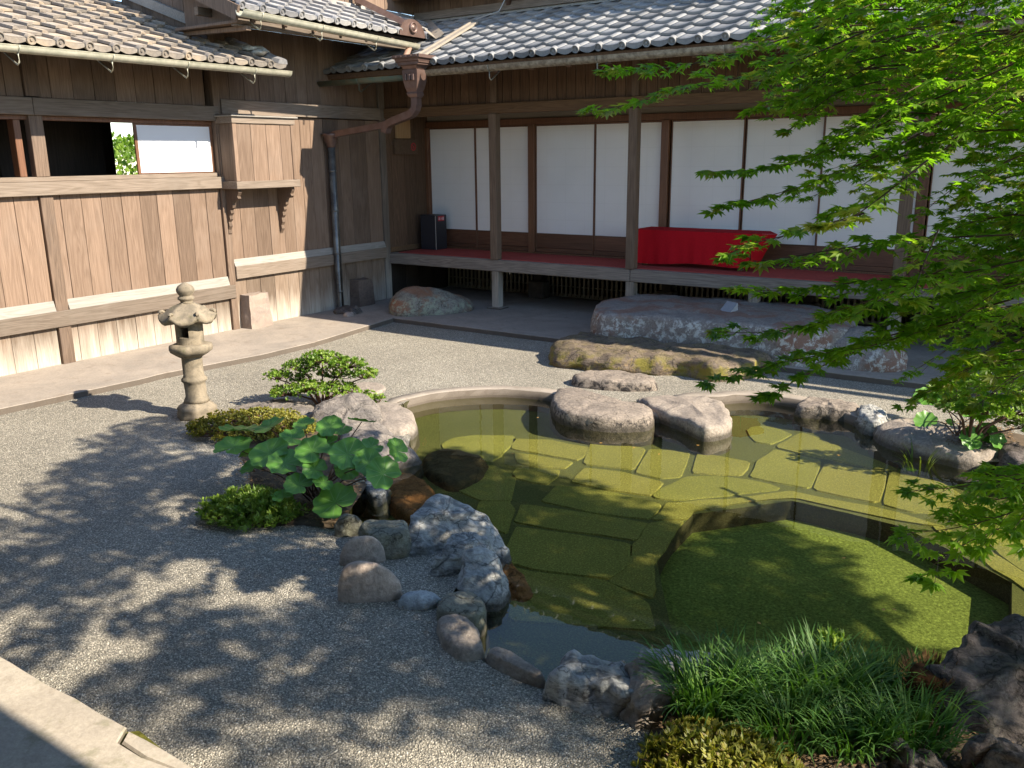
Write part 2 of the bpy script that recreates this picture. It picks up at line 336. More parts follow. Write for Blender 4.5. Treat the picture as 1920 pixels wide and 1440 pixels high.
def bigleaf():
    m, t, b = newmat('leopard_leaf'); uv = N(t, 'TexCoord').outputs['UV']; s = N(t, 'SeparateXYZ'); L(t, uv, s.inputs[0])
    w = mth(t, 'ABSOLUTE', mth(t, 'SINE', mth(t, 'MULTIPLY', s.outputs[0], math.pi*9)))
    vein = mth(t, 'MULTIPLY', ramp(t, w, [(.0, 1), (.24, 0)]), ramp(t, s.outputs[1], [(.05, 1), (.85, .1)]))
    f = noi(t, pos(t), 9, 4); c = mixc(t, ramp(t, f, [(.35, 0), (.65, 1)]), (.08, .21, .03), (.14, .30, .05))
    c = mixc(t, mth(t, 'MULTIPLY', vein, .85), c, (.30, .42, .20)); L(t, c, b.inputs['Base Color'])
    b.inputs['Roughness'].default_value = .38; b.inputs['Specular IOR Level'].default_value = .35
    bump(t, b, mth(t, 'ADD', mth(t, 'MULTIPLY', vein, -1), mth(t, 'MULTIPLY', noi(t, pos(t), 30, 3), .6)), .5, .004)
    tr = N(t, 'BsdfTranslucent'); L(t, mixc(t, 1, c, (1.6, 1.7, .5), 'MULTIPLY'), tr.inputs[0]); mx = N(t, 'MixShader'); mx.inputs[0].default_value = .25
    L(t, b.outputs[0], mx.inputs[1]); L(t, tr.outputs[0], mx.inputs[2]); L(t, mx.outputs[0], t.nodes['Material Output'].inputs[0]); return m
leop = bigleaf()
def algae(name, c1, c2, c3, sc=1):
    m, t, b = newmat(name); p = pos(t, (1, 1, 1)); f = noi(t, p, 110*sc, 6, .8); g = noi(t, pos(t, (1, 1, 1), 3), 1.6, 5, .6); k = N(t, 'TexVoronoi', Scale=60*sc); L(t, p, k.inputs['Vector'])
    oi = N(t, 'ObjectInfo'); c = mixc(t, ramp(t, g, [(.35, 0), (.65, 1)]), c1, c2)
    c = mixc(t, ramp(t, oi.outputs['Random'], [(.0, 0), (1, .5)]), c, c3)
    c = mixc(t, 1, c, ramp(t, f, [(.36, .5), (.6, 1.5)]), 'MULTIPLY'); c = mixc(t, 1, c, ramp(t, k.outputs['Distance'], [(.0, 1.3), (.5, .85)]), 'MULTIPLY')
    L(t, c, b.inputs['Base Color']); b.inputs['Roughness'].default_value = .95; b.inputs['Specular IOR Level'].default_value = .05; bump(t, b, f, .8, .01); return m
alg_s = algae('algae_paving', (.31, .295, .085), (.24, .24, .065), (.33, .27, .09))
alg_j = algae('algae_joint', (.15, .15, .06), (.12, .125, .05), (.135, .14, .055))
alg_p = algae('algae_pit_floor', (.21, .25, .065), (.155, .195, .05), (.21, .25, .065), .6)
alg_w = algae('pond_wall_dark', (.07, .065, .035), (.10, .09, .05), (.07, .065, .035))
def watermat():
    m, t, b = newmat('pond_water'); t.nodes.remove(b)
    tr = N(t, 'BsdfTransparent'); tr.inputs[0].default_value = (.80, .82, .68, 1)
    gl = N(t, 'BsdfGlossy', Roughness=.0); mx = N(t, 'MixShader')
    ge = N(t, 'NewGeometry'); dp = N(t, 'VectorMath', operation='DOT_PRODUCT'); L(t, ge.outputs['Normal'], dp.inputs[0]); L(t, ge.outputs['Incoming'], dp.inputs[1])
    sch = mth(t, 'MULTIPLY_ADD', mth(t, 'POWER', mth(t, 'SUBTRACT', 1.0, mth(t, 'ABSOLUTE', dp.outputs['Value'])), 5.0), .95); sch.node.inputs[2].default_value = .05
    nb = N(t, 'Bump', Strength=.05, Distance=.01); L(t, noi(t, pos(t), 5, 2), nb.inputs['Height']); L(t, nb.outputs[0], gl.inputs['Normal'])
    L(t, sch, mx.inputs[0]); L(t, tr.outputs[0], mx.inputs[1]); L(t, gl.outputs[0], mx.inputs[2]); L(t, mx.outputs[0], t.nodes['Material Output'].inputs[0]); return m
water_m = watermat()

# ------------------------------------------------------------------ ground, pond
from mathutils.geometry import tessellate_polygon
def smooth_poly(P, n=4):
    o = []; k = len(P)
    for i in range(k):
        a, b, c, d = P[i-1], P[i], P[(i+1) % k], P[(i+2) % k]
        for j in range(n):
            u = j/n; o.append(.5*((2*b)+(c-a)*u+(2*a-5*b+4*c-d)*u*u+(3*b-a-3*c+d)*u*u*u))
    return o
def flat(name, loops, z, mat, parent=None, kind='structure'):
    L3 = [[Vector((p[0], p[1], z)) for p in lp] for lp in loops]; vs = [v for lp in L3 for v in lp]
    tr = tessellate_polygon(L3); fs = []
    for a, b, c in tr:
        nz = (vs[b]-vs[a]).cross(vs[c]-vs[a]).z
        if abs(nz) < 1e-9: continue
        fs.append((a, b, c) if nz > 0 else (a, c, b))
    o = link(name, mesh(name, vs, fs, mat), parent, (0, 0, 0)); return tag(o, kind=kind) if parent is None else o
def wallstrip(name, lp, z0, z1, mat, parent=None):
    n = len(lp); vs = [(p[0], p[1], z1) for p in lp]+[(p[0], p[1], z0) for p in lp]
    return link(name, mesh(name, vs, [(i, (i+1) % n, n+(i+1) % n, n+i) for i in range(n)], mat), parent, (0, 0, 0))
WZ, SZ, PZ = -.06, -.165, -.30
hole_px = [(752, 760), (790, 742), (860, 733), (930, 730), (1000, 733), (1060, 742), (1150, 752), (1240, 752), (1320, 748), (1370, 741), (1430, 741), (1500, 750), (1560, 762), (1620, 785), (1680, 822), (1760, 850), (1850, 866), (1930, 862),
           (2060, 880), (2180, 960), (2140, 1130), (1990, 1190), (1850, 1240), (1700, 1280), (1500, 1300), (1300, 1300), (1130, 1308), (1010, 1290), (940, 1260), (880, 1220), (840, 1165), (850, 1110), (880, 1060), (850, 1010), (775, 992), (700, 990), (655, 975), (650, 935), (690, 893), (745, 862), (770, 820), (748, 785)]
hole = smooth_poly([G(*q) for q in hole_px], 3)
flat('ground', [[(-40, -40), (40, -40), (40, 40), (-40, 40)], [(v.x, v.y) for v in hole]], 0, gravel)
kerb_poly = [G(*q) for q in hole_px]
# pale rounded concrete kerb on the far bank
def kerb(name, px, w=.11, h=.012):
    P = smooth_poly([G(*q) for q in px]+[G(*px[-1])], 4)[:4*(len(px)-1)]; vs, fs = [], []
    prof = [(-.045, -.17), (-.05, -.04), (-.03, h*.7), (.01, h), (w*.8, h), (w, -.02)]
    for i, p in enumerate(P):
        t = (P[min(i+1, len(P)-1)]-P[max(i-1, 0)]).normalized(); s = Vector((-t.y, t.x, 0))
        for a, b in prof:
            jit = noise.noise(Vector((p.x*9, p.y*9, a*20)))*.008
            vs.append((p.x+s.x*(a+jit), p.y+s.y*(a+jit), b+jit*.6))
    n = len(prof)
    for i in range(len(P)-1):
        for k in range(n-1): fs.append((i*n+k, (i+1)*n+k, (i+1)*n+k+1, i*n+k+1))
    return tag(link(name, mesh(name, vs, fs, conc_p, True), None, (0, 0, 0)), kind='structure')
kerb('pond_kerb', hole_px[:6]); kerb('pond_kerb', [(1300, 750), (1345, 744), (1400, 740), (1460, 744), (1530, 757), (1600, 778), (1670, 815)], .12)
pit_px = [(1232, 1054), (1248, 1020), (1262, 1000), (1300, 962), (1485, 937), (1590, 960), (1690, 985), (1800, 1038), (1898, 1090), (1897, 1180), (1880, 1330), (1700, 1420), (1400, 1400), (1270, 1230)]
pit = [G(*q, SZ) for q in pit_px]
big = [(v.x, v.y) for v in smooth_poly([Vector((v.x, v.y, 0)) for v in hole], 1)]
cx = sum(v[0] for v in big)/len(big); cy = sum(v[1] for v in big)/len(big)
outer = [(cx+(x-cx)*1.06, cy+(y-cy)*1.06) for x, y in big]
pf = flat('pond_floor', [[(3, -9), (11, -9), (11, -2), (3, -2)], [(v.x, v.y) for v in pit]], SZ-.0075, alg_j)
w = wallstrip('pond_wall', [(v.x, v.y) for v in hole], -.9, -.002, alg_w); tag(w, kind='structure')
pw_ = wallstrip('pit_wall', [(v.x, v.y) for v in pit], PZ-.05, SZ-.008, alg_w); tag(pw_, kind='structure')  # dark wall material puts the shade inside the pit into its colour
flat('pit_floor', [[(5, -9), (11, -9), (11, -3), (5, -3)]], PZ, alg_p)
flat('pond_water', [outer], WZ, water_m)
RC = lambda q: (1000+q[0]/2.087, 700+q[1]/2.087); RL = lambda q: (560+q[0]/3.79, 700+q[1]/3.79)
stones = [[(-70, 256), (62, 262), (213, 292), (198, 322), (165, 338), (0, 308), (-80, 294)], [(0, 322), (148, 347), (118, 372), (0, 362), (-60, 350), (-70, 312)],
 [(235, 265), (435, 295), (385, 373), (203, 353)], [(457, 297), (610, 310), (578, 402), (500, 410), (402, 385)], [(650, 310), (843, 348), (813, 398), (622, 388)],
 [(945, 300), (1122, 343), (1075, 448), (850, 405), (880, 345)], [(960, 288), (1010, 258), (1060, 235), (1200, 290), (1400, 365), (1370, 376), (1150, 332), (1015, 305)],
 [(838, 225), (860, 212), (900, 206), (960, 220), (1003, 238), (930, 276), (870, 265)], [(1147, 355), (1380, 387), (1340, 503), (1092, 453)],
 [(1402, 385), (1600, 430), (1700, 500), (1600, 545), (1480, 540), (1367, 508)], [(205, 370), (350, 390), (500, 425), (460, 478), (300, 455), (152, 423)],
 [(95, 440), (200, 448), (430, 495), (492, 512), (450, 568), (250, 545), (40, 500)], [(482, 468), (560, 425), (640, 405), (800, 412), (952, 448), (860, 464), (700, 480), (560, 492), (490, 488)],
 [(533, 508), (640, 500), (700, 497), (830, 487), (1000, 462), (1150, 492), (1340, 524), (1500, 566), (1600, 600), (1440, 578), (1010, 488), (830, 506), (632, 537), (610, 570), (470, 572)],
 [(-60, 372), (100, 382), (85, 400), (55, 432), (0, 422), (-80, 405)], 
 [(-40, 512), (440, 586), (400, 650), (120, 612), (-70, 582)], [(-60, 602), (0, 612), (385, 668), (350, 760), (300, 800), (0, 760), (-120, 735)],
 [(-110, 755), (0, 778), (290, 815), (440, 900), (480, 1000), (-100, 960)], [(1712, 480), (1860, 545), (1845, 600), (1760, 618), (1630, 585)], [(1878, 562), (2060, 600), (2060, 660), (1870, 622)],
 [(1765, 640), (1850, 632), (2060, 690), (2060, 850), (1920, 768), (1835, 712)], [(1570, 600), (1700, 645), (1925, 785), (2060, 880), (2060, 960), (1930, 850), (1860, 800), (1700, 690)]]
stones.append([(425, 640), (448, 592), (520, 578), (590, 582), (535, 645), (470, 740), (478, 800), (470, 880), (300, 810), (362, 765), (395, 675)])
def paver(px_poly, conv):
    P = [G(*conv(q), SZ) for q in px_poly]; c = sum(P, Vector())/len(P)
    Q = smooth_poly(P, 3) if len(P) in (8, 9) and conv is RC else [P[i].lerp(P[(i+1) % len(P)], u) for i in range(len(P)) for u in (.06, .5, .94)]
    Q = [q+(q-c).normalized()*.018 for q in Q]; Q = [Vector((q.x+noise.noise(q*7)*.018, q.y+noise.noise(q*7+Vector((9, 1, 0)))*.018, SZ)) for q in Q]
    n = len(Q); I = [q+(c-q).normalized()*.006+Vector((0, 0, .002)) for q in Q]
    vs = [q+Vector((0, 0, -.008)) for q in Q]+I; tr = tessellate_polygon([[Vector((v.x, v.y, 0)) for v in I]]); fs = [(i, (i+1) % n, n+(i+1) % n, n+i) for i in range(n)]
    for a, b, cc in tr:
        nz = (I[b]-I[a]).cross(I[cc]-I[a]).z; fs.append((n+a, n+b, n+cc) if nz > 0 else (n+a, n+cc, n+b))
    link('paving_stone', mesh('paving_stone', vs, fs, alg_s), pf, (0, 0, 0))
for s_ in stones: paver(s_, RC)
for s_ in [[(1020, 505), (1060, 480), (1120, 460), (1250, 446), (1420, 444), (1520, 446), (1545, 468), (1460, 550), (1380, 618), (1250, 618), (1080, 590)], 
           [(1230, 650), (1380, 655), (1535, 730), (1500, 900), (1290, 900), (1100, 800)], [(1290, 915), (1500, 915), (1520, 960), (1480, 1130), (1250, 1050)]]: paver(s_, RL)

# concrete apron along both wings
apr = [(0.0, -30), (1.05, -30), (1.10, -7.0), (1.13, -6.1), (1.22, -4.9), (1.21, -4.6), (1.36, -3.6), (1.37, -2.85), (1.22, -1.9), (1.13, -1.28), (3.5, -1.30), (6.2, -1.33), (9, -1.30), (16, -1.3), (16, 3.2), (0.0, 3.2)]
def slabpoly(name, poly, z, mat, parent=None, z0=-.05, bev=.006, sub=True):
    P = [Vector((x, y, 0)) for x, y in poly]
    if sub:
        Q = []
        for i in range(len(P)):
            a, b = P[i], P[(i+1) % len(P)]; k = max(1, int((b-a).length/.08)) if (b-a).length < 8 else 8
            for j in range(k):
                q = a.lerp(b, j/k); jj = noise.noise(q*5)*.010+noise.noise(q*21)*.005; Q.append(Vector((q.x+jj, q.y+jj, 0)))
        P = Q
    n = len(P); cen = []
    for i in range(n):
        t = (P[(i+1) % n]-P[i-1]).normalized(); cen.append(Vector((-t.y, t.x, 0)))
    area = sum(P[i].x*P[(i+1) % n].y-P[(i+1) % n].x*P[i].y for i in range(n)); sg = 1 if area > 0 else -1
    I = [P[i]+cen[i]*bev*sg for i in range(n)]
    vs = [p+Vector((0, 0, z0)) for p in P]+[p+Vector((0, 0, z-bev)) for p in P]+[p+Vector((0, 0, z)) for p in I]
    fs = []
    for r_ in (0, 1): fs += [(r_*n+i, r_*n+(i+1) % n, (r_+1)*n+(i+1) % n, (r_+1)*n+i) if sg > 0 else (r_*n+i, (r_+1)*n+i, (r_+1)*n+(i+1) % n, r_*n+(i+1) % n) for i in range(n)]
    for a, b, c in tessellate_polygon([I]):
        nz = (I[b]-I[a]).cross(I[c]-I[a]).z
        if abs(nz) < 1e-9: continue
        fs.append((2*n+a, 2*n+b, 2*n+c) if nz > 0 else (2*n+a, 2*n+c, 2*n+b))
    return link(name, mesh(name, vs, fs, mat), parent, (0, 0, 0))
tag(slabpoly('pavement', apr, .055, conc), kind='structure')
# pavement edge: upright faces are darkened within the concrete material
# near path on which the photographer stands
ed = [G(-140, 1165, .1), G(0, 1229, .1), G(90, 1282, .1), G(238, 1362, .1)]; ed2 = [G(243, 1366, .1), G(330, 1412, .1), G(420, 1470, .1), G(640, 1580, .1)]
nearp = [(v.x, v.y) for v in ed]+[(v.x, v.y) for v in (G(222, 1390, .1), G(262, 1418, .1), G(325, 1440, .1), G(360, 1475, .1), G(620, 1600, .1))]+[(11.5, -7.95), (11.5, -9.2), (2, -9.2), (2, -7.9)]
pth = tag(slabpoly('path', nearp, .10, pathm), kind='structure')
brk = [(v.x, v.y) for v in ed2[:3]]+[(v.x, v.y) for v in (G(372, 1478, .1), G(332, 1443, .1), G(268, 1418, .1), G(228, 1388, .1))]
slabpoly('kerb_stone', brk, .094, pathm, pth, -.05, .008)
flat('moss', [[(v.x, v.y) for v in [G(*q, .1) for q in [(205, 1365), (260, 1360), (350, 1432), (400, 1490), (350, 1490), (300, 1440), (215, 1400)]]]], .078, plain('moss_green', (.17, .16, .03), .95, 0, .1, .5, 60, .6), None, 'stuff')

# ------------------------------------------------------------------ left timber wing
LW = empty('timber_house', (0, -4.5, 0), 'sun-bleached timber wing with open window band, running along the left side of the court', 'building')
def planks_x0(parent, seams, z0, z1, mat, x=0.0, th=.02, gap=.004):
    for a, b in zip(seams[:-1], seams[1:]):
        box('plank', parent, x-th+rnd.uniform(-.002, .003), x+rnd.uniform(-.001, .004), a+gap/2, b-gap/2, z0, z1, mat, .003)
sL = [-5.16-.215*k for k in range(10, 0, -1)]+[-5.16, -4.93]; sR = [-4.79, -4.72, -4.51, -4.30, -4.08, -3.87, -3.67, -3.47, -3.26, -3.05, -2.86]
for s_ in (sL, sR):
    planks_x0(LW, s_, .005, .425, wzb); planks_x0(LW, s_, .64, 1.69, wz)
sU = [-5.9, -5.68, -5.46, -5.27, -5.08, -4.92]; sU2 = [-4.78, -4.66, -4.44, -4.22, -3.99, -3.77, -3.55, -3.34, -3.10, -2.93]
planks_x0(LW, sU, 2.58, 3.05, wz, -.01); planks_x0(LW, sU2, 2.58, 3.05, wz, -.01)
sB = [-2.76, -2.59, -2.38, -2.16, -1.94, -1.76, -1.58, -1.41, -1.19, -.92, -.72, -.41, -.15]
planks_x0(LW, sB, .04, .64, wzb); planks_x0(LW, sB, .86, 2.49, wz); planks_x0(LW, sB, 2.66, 3.45, wz, -.01)
box('upright_post', LW, -.05, .035, -4.925, -4.80, 0.0, .43, wpost); box('upright_post', LW, -.05, .035, -4.925, -4.80, .58, 1.69, wpost)
box('upright_post', LW, -.07, .02, -4.92, -4.79, 1.86, 2.42, wpost); box('upright_post', LW, -.05, .03, -4.92, -4.78, 2.585, 3.05, wpost)
box('upright_post', LW, -.10, .035, -2.855, -2.765, 0.0, 3.35, wpost)
box('corner_post', LW, -.10, .02, -.145, -.03, 0, 3.4, wcorner)
box('rail', LW, -.02, .055, -9, -2.79, .43, .585, wbeam_y); box('rail', LW, -.02, .055, -2.76, -.15, .645, .79, wbeam_y)
extr('weather_strip', [(-.01, .0), (.045, .0), (.012, .10), (-.01, .10)], (0.0, -9, .586), (0.0, -4.93, .586), wstrip, LW, Vector((1, 0, 0)))
extr('weather_strip', [(-.01, .0), (.045, .0), (.012, .10), (-.01, .10)], (0.0, -4.795, .586), (0.0, -2.86, .586), wstrip, LW, Vector((1, 0, 0)))
extr('weather_strip', [(-.01, .0), (.045, .0), (.012, .08), (-.01, .08)], (0.0, -2.76, .791), (0.0, -.15, .791), wstrip, LW, Vector((1, 0, 0)))
box('sill_beam', LW, -.12, .07, -9, -2.80, 1.69, 1.815, wbeam_y); box('inner_sill', LW, -.14, .015, -9, -2.86, 1.8155, 1.86, wbeam_y)
box('head_beam', LW, -.10, .05, -9, -4.88, 2.42, 2.575, wbeam_y); box('head_beam', LW, -.10, .05, -4.876, -2.80, 2.42, 2.575, wbeam_y)
box('head_beam', LW, -.08, .05, -2.76, -.15, 2.50, 2.655, wbeam_y)
box('window_head', LW, -.13, -.02, -9, -2.86, 2.378, 2.419, vredz)
# window: shoji sash on the right, open gap, dark sash
def sash(name, y0, y1, x, zm, parent, fr=vredz, panel=paper, fw=.035):
    f = box(name, parent, x-.012, x+.012, y0, y0+fw, 1.862, 2.376, fr); box('stile', f, x-.012, x+.012, y1-fw, y1, 1.862, 2.376, fr)
    box('bottom_rail', f, x-.011, x+.011, y0+fw, y1-fw, 1.862, 1.875, fr); box('top_rail', f, x-.011, x+.011, y0+fw, y1-fw, 2.358, 2.376, fr)
    box('paper', f, x-.004, x+.004, y0+fw, y1-fw, 1.875, 2.358, panel, 0); return f
sash('window_sash', -3.83, -2.86, -.035, 0, LW, vredz, plain('bright_window_paper', (.72, .72, .74), .9, 0, .1))
box('window_jamb', LW, -.13, -.02, -5.05, -4.985, 1.862, 2.377, vredz)
dk = box('dark_sliding_door', LW, -1.0, -.97, -4.75, -3.60, .1, 2.6, vdark)
# room behind the open window
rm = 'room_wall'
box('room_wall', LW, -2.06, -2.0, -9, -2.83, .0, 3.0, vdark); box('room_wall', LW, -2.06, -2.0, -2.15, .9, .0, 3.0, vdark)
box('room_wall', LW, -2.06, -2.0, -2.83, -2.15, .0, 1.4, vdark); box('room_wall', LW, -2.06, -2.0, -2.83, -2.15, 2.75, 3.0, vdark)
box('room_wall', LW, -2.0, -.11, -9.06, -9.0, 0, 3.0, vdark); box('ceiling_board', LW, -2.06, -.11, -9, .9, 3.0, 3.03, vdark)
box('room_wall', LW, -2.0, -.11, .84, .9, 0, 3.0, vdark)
# projecting shutter box
SB = empty('shutter_box', (0, -2.3, 1.7)); SB.parent = LW; SB.location = Vector((0, -2.3, 1.7))-Vector((0, -4.5, 0)); 
y0, y1, xd = -2.84, -1.95, .30
for a, b in zip([y0+.055, -2.59, -2.37, -2.16], [-2.59, -2.37, -2.16, y1-.05]): box('plank', SB, xd-.022, xd-.006, a+.002, b-.002, 1.76, 2.39, wz, .003)
box('corner_stile', SB, xd-.045, xd, y0, y0+.053, 1.765, 2.39, wz); box('corner_stile', SB, xd-.045, xd, y1-.048, y1, 1.765, 2.39, wz)
box('corner_stile', SB, .0, .05, y0, y0+.04, 1.765, 2.39, wz); box('side_board', SB, .05, xd-.045, y0+.012, y0+.028, 1.765, 2.39, wpost)
box('side_board', SB, .0, xd-.045, y1-.03, y1-.012, 1.765, 2.39, wpost)
box('bottom_board', SB, .0, xd+.02, y0-.02, y1+.03, 1.68, 1.764, wbeam_y); box('top_rail', SB, .0, xd+.012, y0-.012, y1+.012, 2.391, 2.46, wbeam_y)
box('cornice', SB, .0, xd+.04, y0-.035, y1+.04, 2.461, 2.478, wstrip); box('cornice', SB, .0, xd+.026, y0-.022, y1+.027, 2.479, 2.492, wbeam_y)
def corbel(y):
    pr = [(0.0, 1.678), (.26, 1.678), (.265, 1.64), (.235, 1.60), (.25, 1.575), (.215, 1.55), (.17, 1.555), (.15, 1.52), (.14, 1.47), (.10, 1.45), (.105, 1.41), (.075, 1.38), (.08, 1.34), (.05, 1.31), (.06, 1.26), (.035, 1.22), (.04, 1.18), (.012, 1.14), (0, 1.12)]
    vs = [(x+.006, y, z) for x, z in pr]+[(x+.006, y+.045, z) for x, z in pr]; n = len(pr)
    fs = [(i, (i+1) % n, n+(i+1) % n, n+i) for i in range(n)]
    for a, b, c in tessellate_polygon([[Vector((x, z, 0)) for x, z in pr]]): fs += [(a, b, c), (n+a, n+c, n+b)]
    link('bracket', mesh('bracket', vs, fs, wpost), SB, (0, 0, 0))
corbel(-2.81); corbel(-2.02)
# foundation stones against the wall
def footstone(name, x0, x1, y0, y1, h, mat, label):
    bm = bmesh.new(); bmesh.ops.create_cube(bm, size=1); bmesh.ops.subdivide_edges(bm, edges=bm.edges[:], cuts=5, use_grid_fill=True)
    for v in bm.verts:
        t = .5-v.co.z; k = 1+.18*t
        p = Vector((x0+(v.co.x+.5)*(x1-x0)*k, (y0+y1)/2+v.co.y*(y1-y0)*k, .05+(v.co.z+.5)*h)); q = noise.noise_vector(p*9)*.012; v.co = p+q
    me = bpy.data.meshes.new(name); bm.to_mesh(me); bm.free(); me.materials.append(mat); me.polygons.foreach_set('use_smooth', [False]*len(me.polygons))
    return tag(link(name, me, None, (0, 0, 0)), label, 'stone')
footstone('foundation_stone', .0, .16, -2.70, -2.42, .40, granite, 'pink granite footing block against the sunlit plank wall below the shutter box')
footstone('foundation_stone', .0, .16, -.86, -.60, .36, plain('brown_stone', (.17, .125, .10), .85, 0, .2, .3, 30, .5), 'brown footing block standing in shade beside the blue-grey downpipe')
# end wall under the veranda roof (faces the court at the recess)
planks_x0(LW, [-.02, .08, .36, .60, .95], .70, 3.4, vz)
box('skirting', LW, -.02, .02, -.02, .88, .705, .775, vbx)
# lower planked return to the ground in the recess
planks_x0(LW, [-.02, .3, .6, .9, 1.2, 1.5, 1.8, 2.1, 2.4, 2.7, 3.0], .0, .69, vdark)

# --- roofs
def tile_mesh(w, ln, amp, mat, flatp=0, seg=10):
    """pantile: x across, y up slope, z normal; front (lower) edge at y=0"""
    def prof(u):
        if flatp:
            if u < .16: return amp*(1.0-.25*abs(u-.08)/.08)
            if u < .24: return amp*(.75-(u-.16)/.08*.75)
            return -.12*amp*math.sin(math.pi*(u-.24)/.76)
        return amp*(-.42*math.sin(math.pi*u/.68)) if u < .68 else amp*math.sin(math.pi*(u-.68)/.32)*.68
    us = [i/seg for i in range(seg+1)] if not flatp else [0, .05, .11, .16, .24, .45, .7, .9, 1.0]
    vs = []; th = .024; n = len(us)
    for (y, dz) in ((0, .032), (ln, .0)):
        for u in us: vs.append((u*w*1.012, y, prof(u)+dz))
        for u in us: vs.append((u*w*1.012, y, prof(u)+dz-th))
    fs = [(i, i+1, 2*n+i+1, 2*n+i) for i in range(n-1)]+[(i+1, i, n+i, n+i+1) for i in range(n-1)]
    fs += [(0, 2*n, 3*n, n), (n-1, 2*n-1, 4*n-1, 3*n-1)]
    me = mesh('tile', vs, fs, mat, False); ms = [p.index for p in me.polygons if p.index < n-1]
    for i in ms: me.polygons[i].use_smooth = True
    return me
def eave_mesh(w, ln, amp, mat, flatp=0, lip=.045, rdisc=.042):
    base = tile_mesh(w, ln, amp, mat, flatp); bm = bmesh.new(); bm.from_mesh(base)
    cu = .84*w if not flatp else .09*w; cz = amp*.35+.008
    # disc with raised rim and centre boss
    seg = 18; rings = [(rdisc, .03), (rdisc, -.022), (rdisc*.96, -.028), (rdisc*.74, -.028), (rdisc*.70, -.016), (rdisc*.34, -.016), (rdisc*.28, -.024), (.0005, -.024)]
    R_ = [[bm.verts.new((cu+r*math.cos(2*math.pi*k/seg), y, cz+r*math.sin(2*math.pi*k/seg))) for k in range(seg)] for r, y in rings]
    for a, b in zip(R_[:-1], R_[1:]):
        for k in range(seg): bm.faces.new((a[k], a[(k+1) % seg], b[(k+1) % seg], b[k]))
    # curved apron below the pan
    us = [(.70*i/8 if not flatp else .24+.70*i/8) for i in range(9)]; P = []
    for u in us:
        uu = (u/.70 if not flatp else (u-.24)/.70); z = -.42*amp*math.sin(math.pi*u/.68) if not flatp else -.12*amp*math.sin(math.pi*uu)
        P.append((u*w, z+.026, z+.026-lip*(.55+.45*math.sin(math.pi*uu))))
    top = [bm.verts.new((x, -.012, a)) for x, a, b in P]; bot = [bm.verts.new((x, -.016, b)) for x, a, b in P]; bk = [bm.verts.new((x, .008, b)) for x, a, b in P]
    for i in range(8): bm.faces.new((top[i], bot[i], bot[i+1], top[i+1])); bm.faces.new((bot[i], bk[i], bk[i+1], bot[i+1]))
    me = bpy.data.meshes.new('eave_tile'); bm.to_mesh(me); bm.free(); me.materials.append(mat)
    return me
def roof(parent, origin, e, pitch, ncol, nrow, w, mat, flatp=0, amp=.028, expo=.235, skip=None, under=vdark, jit=.0, name='roof', decklen=None):
    e = Vector(e); hz = Vector((-e.y, e.x, 0)); s = hz*math.cos(pitch)+Vector((0, 0, math.sin(pitch))); n = e.cross(s)
    o = Vector(origin); pw = Vector((0, 0, 0)); q = parent
    while q: pw += q.location; q = q.parent
    Mx = Matrix((e, s, n)).transposed().to_4x4()
    # roof deck
    Lr = (nrow*expo+(.25 if name == 'roof' else 1.6)); vs = []; DL = decklen or ncol*w+.02
    for z in (-.05, -.11):
        for a, b in ((-.02, .03), (DL, .03), (DL, Lr), (-.02, Lr)): vs.append(o+e*a+s*b+n*z)
    rf = link(name, mesh(name, vs, [(0, 1, 2, 3), (7, 6, 5, 4), (0, 4, 5, 1), (1, 5, 6, 2), (2, 6, 7, 3), (3, 7, 4, 0)], under), parent, (0, 0, 0))
    tm = tile_mesh(w, expo+.035, amp, mat, flatp); em = eave_mesh(w, expo+.035, amp, mat, flatp)
    for r_ in range(nrow):
        for c in range(ncol):
            p = o+e*(c*w)+s*(r_*expo)
            if skip and skip(p+e*w*.5+s*expo*.5): continue
            t = bpy.data.objects.new('eave_tile' if r_ == 0 else 'tile', em if r_ == 0 else tm); COL.objects.link(t); t.parent = rf
            mw = Matrix.Translation(p+n*rnd.uniform(-jit, jit)+e*rnd.uniform(-jit, jit)+s*rnd.uniform(-jit, jit))@Mx@Matrix.Rotation(rnd.uniform(-jit, jit)*3, 4, 'Z')
            t.matrix_local = Matrix.Translation(-(pw+Vector(rf.location)))@mw
    return rf, (o, e, s, n)
def gutter(parent, p0, p1, rad, mat, brackets, side):
    pr = [(rad*math.cos(a), rad*math.sin(a)) for a in [math.pi+math.pi*i/12 for i in range(13)]]
    pr = pr+[(rad+.006, .004), (rad*.9, .006)]+[(rad*.88*math.cos(a), rad*.88*math.sin(a)) for a in [2*math.pi-math.pi*i/12 for i in range(13)]]+[(-rad, .006)]
    g = extr('gutter', pr, p0, p1, mat, parent, smooth=False)
    g.data.polygons.foreach_set('use_smooth', [len(p.vertices) == 4 for p in g.data.polygons]); g.data.update()
    p0, p1 = Vector(p0), Vector(p1)
    for u in brackets:
        p = p0.lerp(p1, u); sd = Vector(side)
        pts = [p+sd*math.cos(a)*(rad+.004)+Vector((0, 0, math.sin(a)*(rad+.004))) for a in [math.pi*1.0+math.pi*i/10 for i in range(11)]]
        pts2 = [p+sd*.02+Vector((0, 0, -rad)), p+sd*.018+Vector((0, 0, -rad-.07)), p-sd*.01+Vector((0, 0, -rad-.09)), p-sd*.22+Vector((0, 0, -.02))]
        tubes('gutter_bracket', [(pts, .006), (pts2, .007)], mat, g, 6)
    return g
PA = math.atan(.34); PB = math.atan(.40); PC = math.atan(.428)
ra, fa = roof(LW, (.82, -7.55+.0, 2.965), (0, 1, 0), PA, 20, 12, .2535, tile_a, 1, .034, .235, skip=lambda p: (p.x < .0 and p.y > -2.84) or (p.x < -2.2), jit=.004)
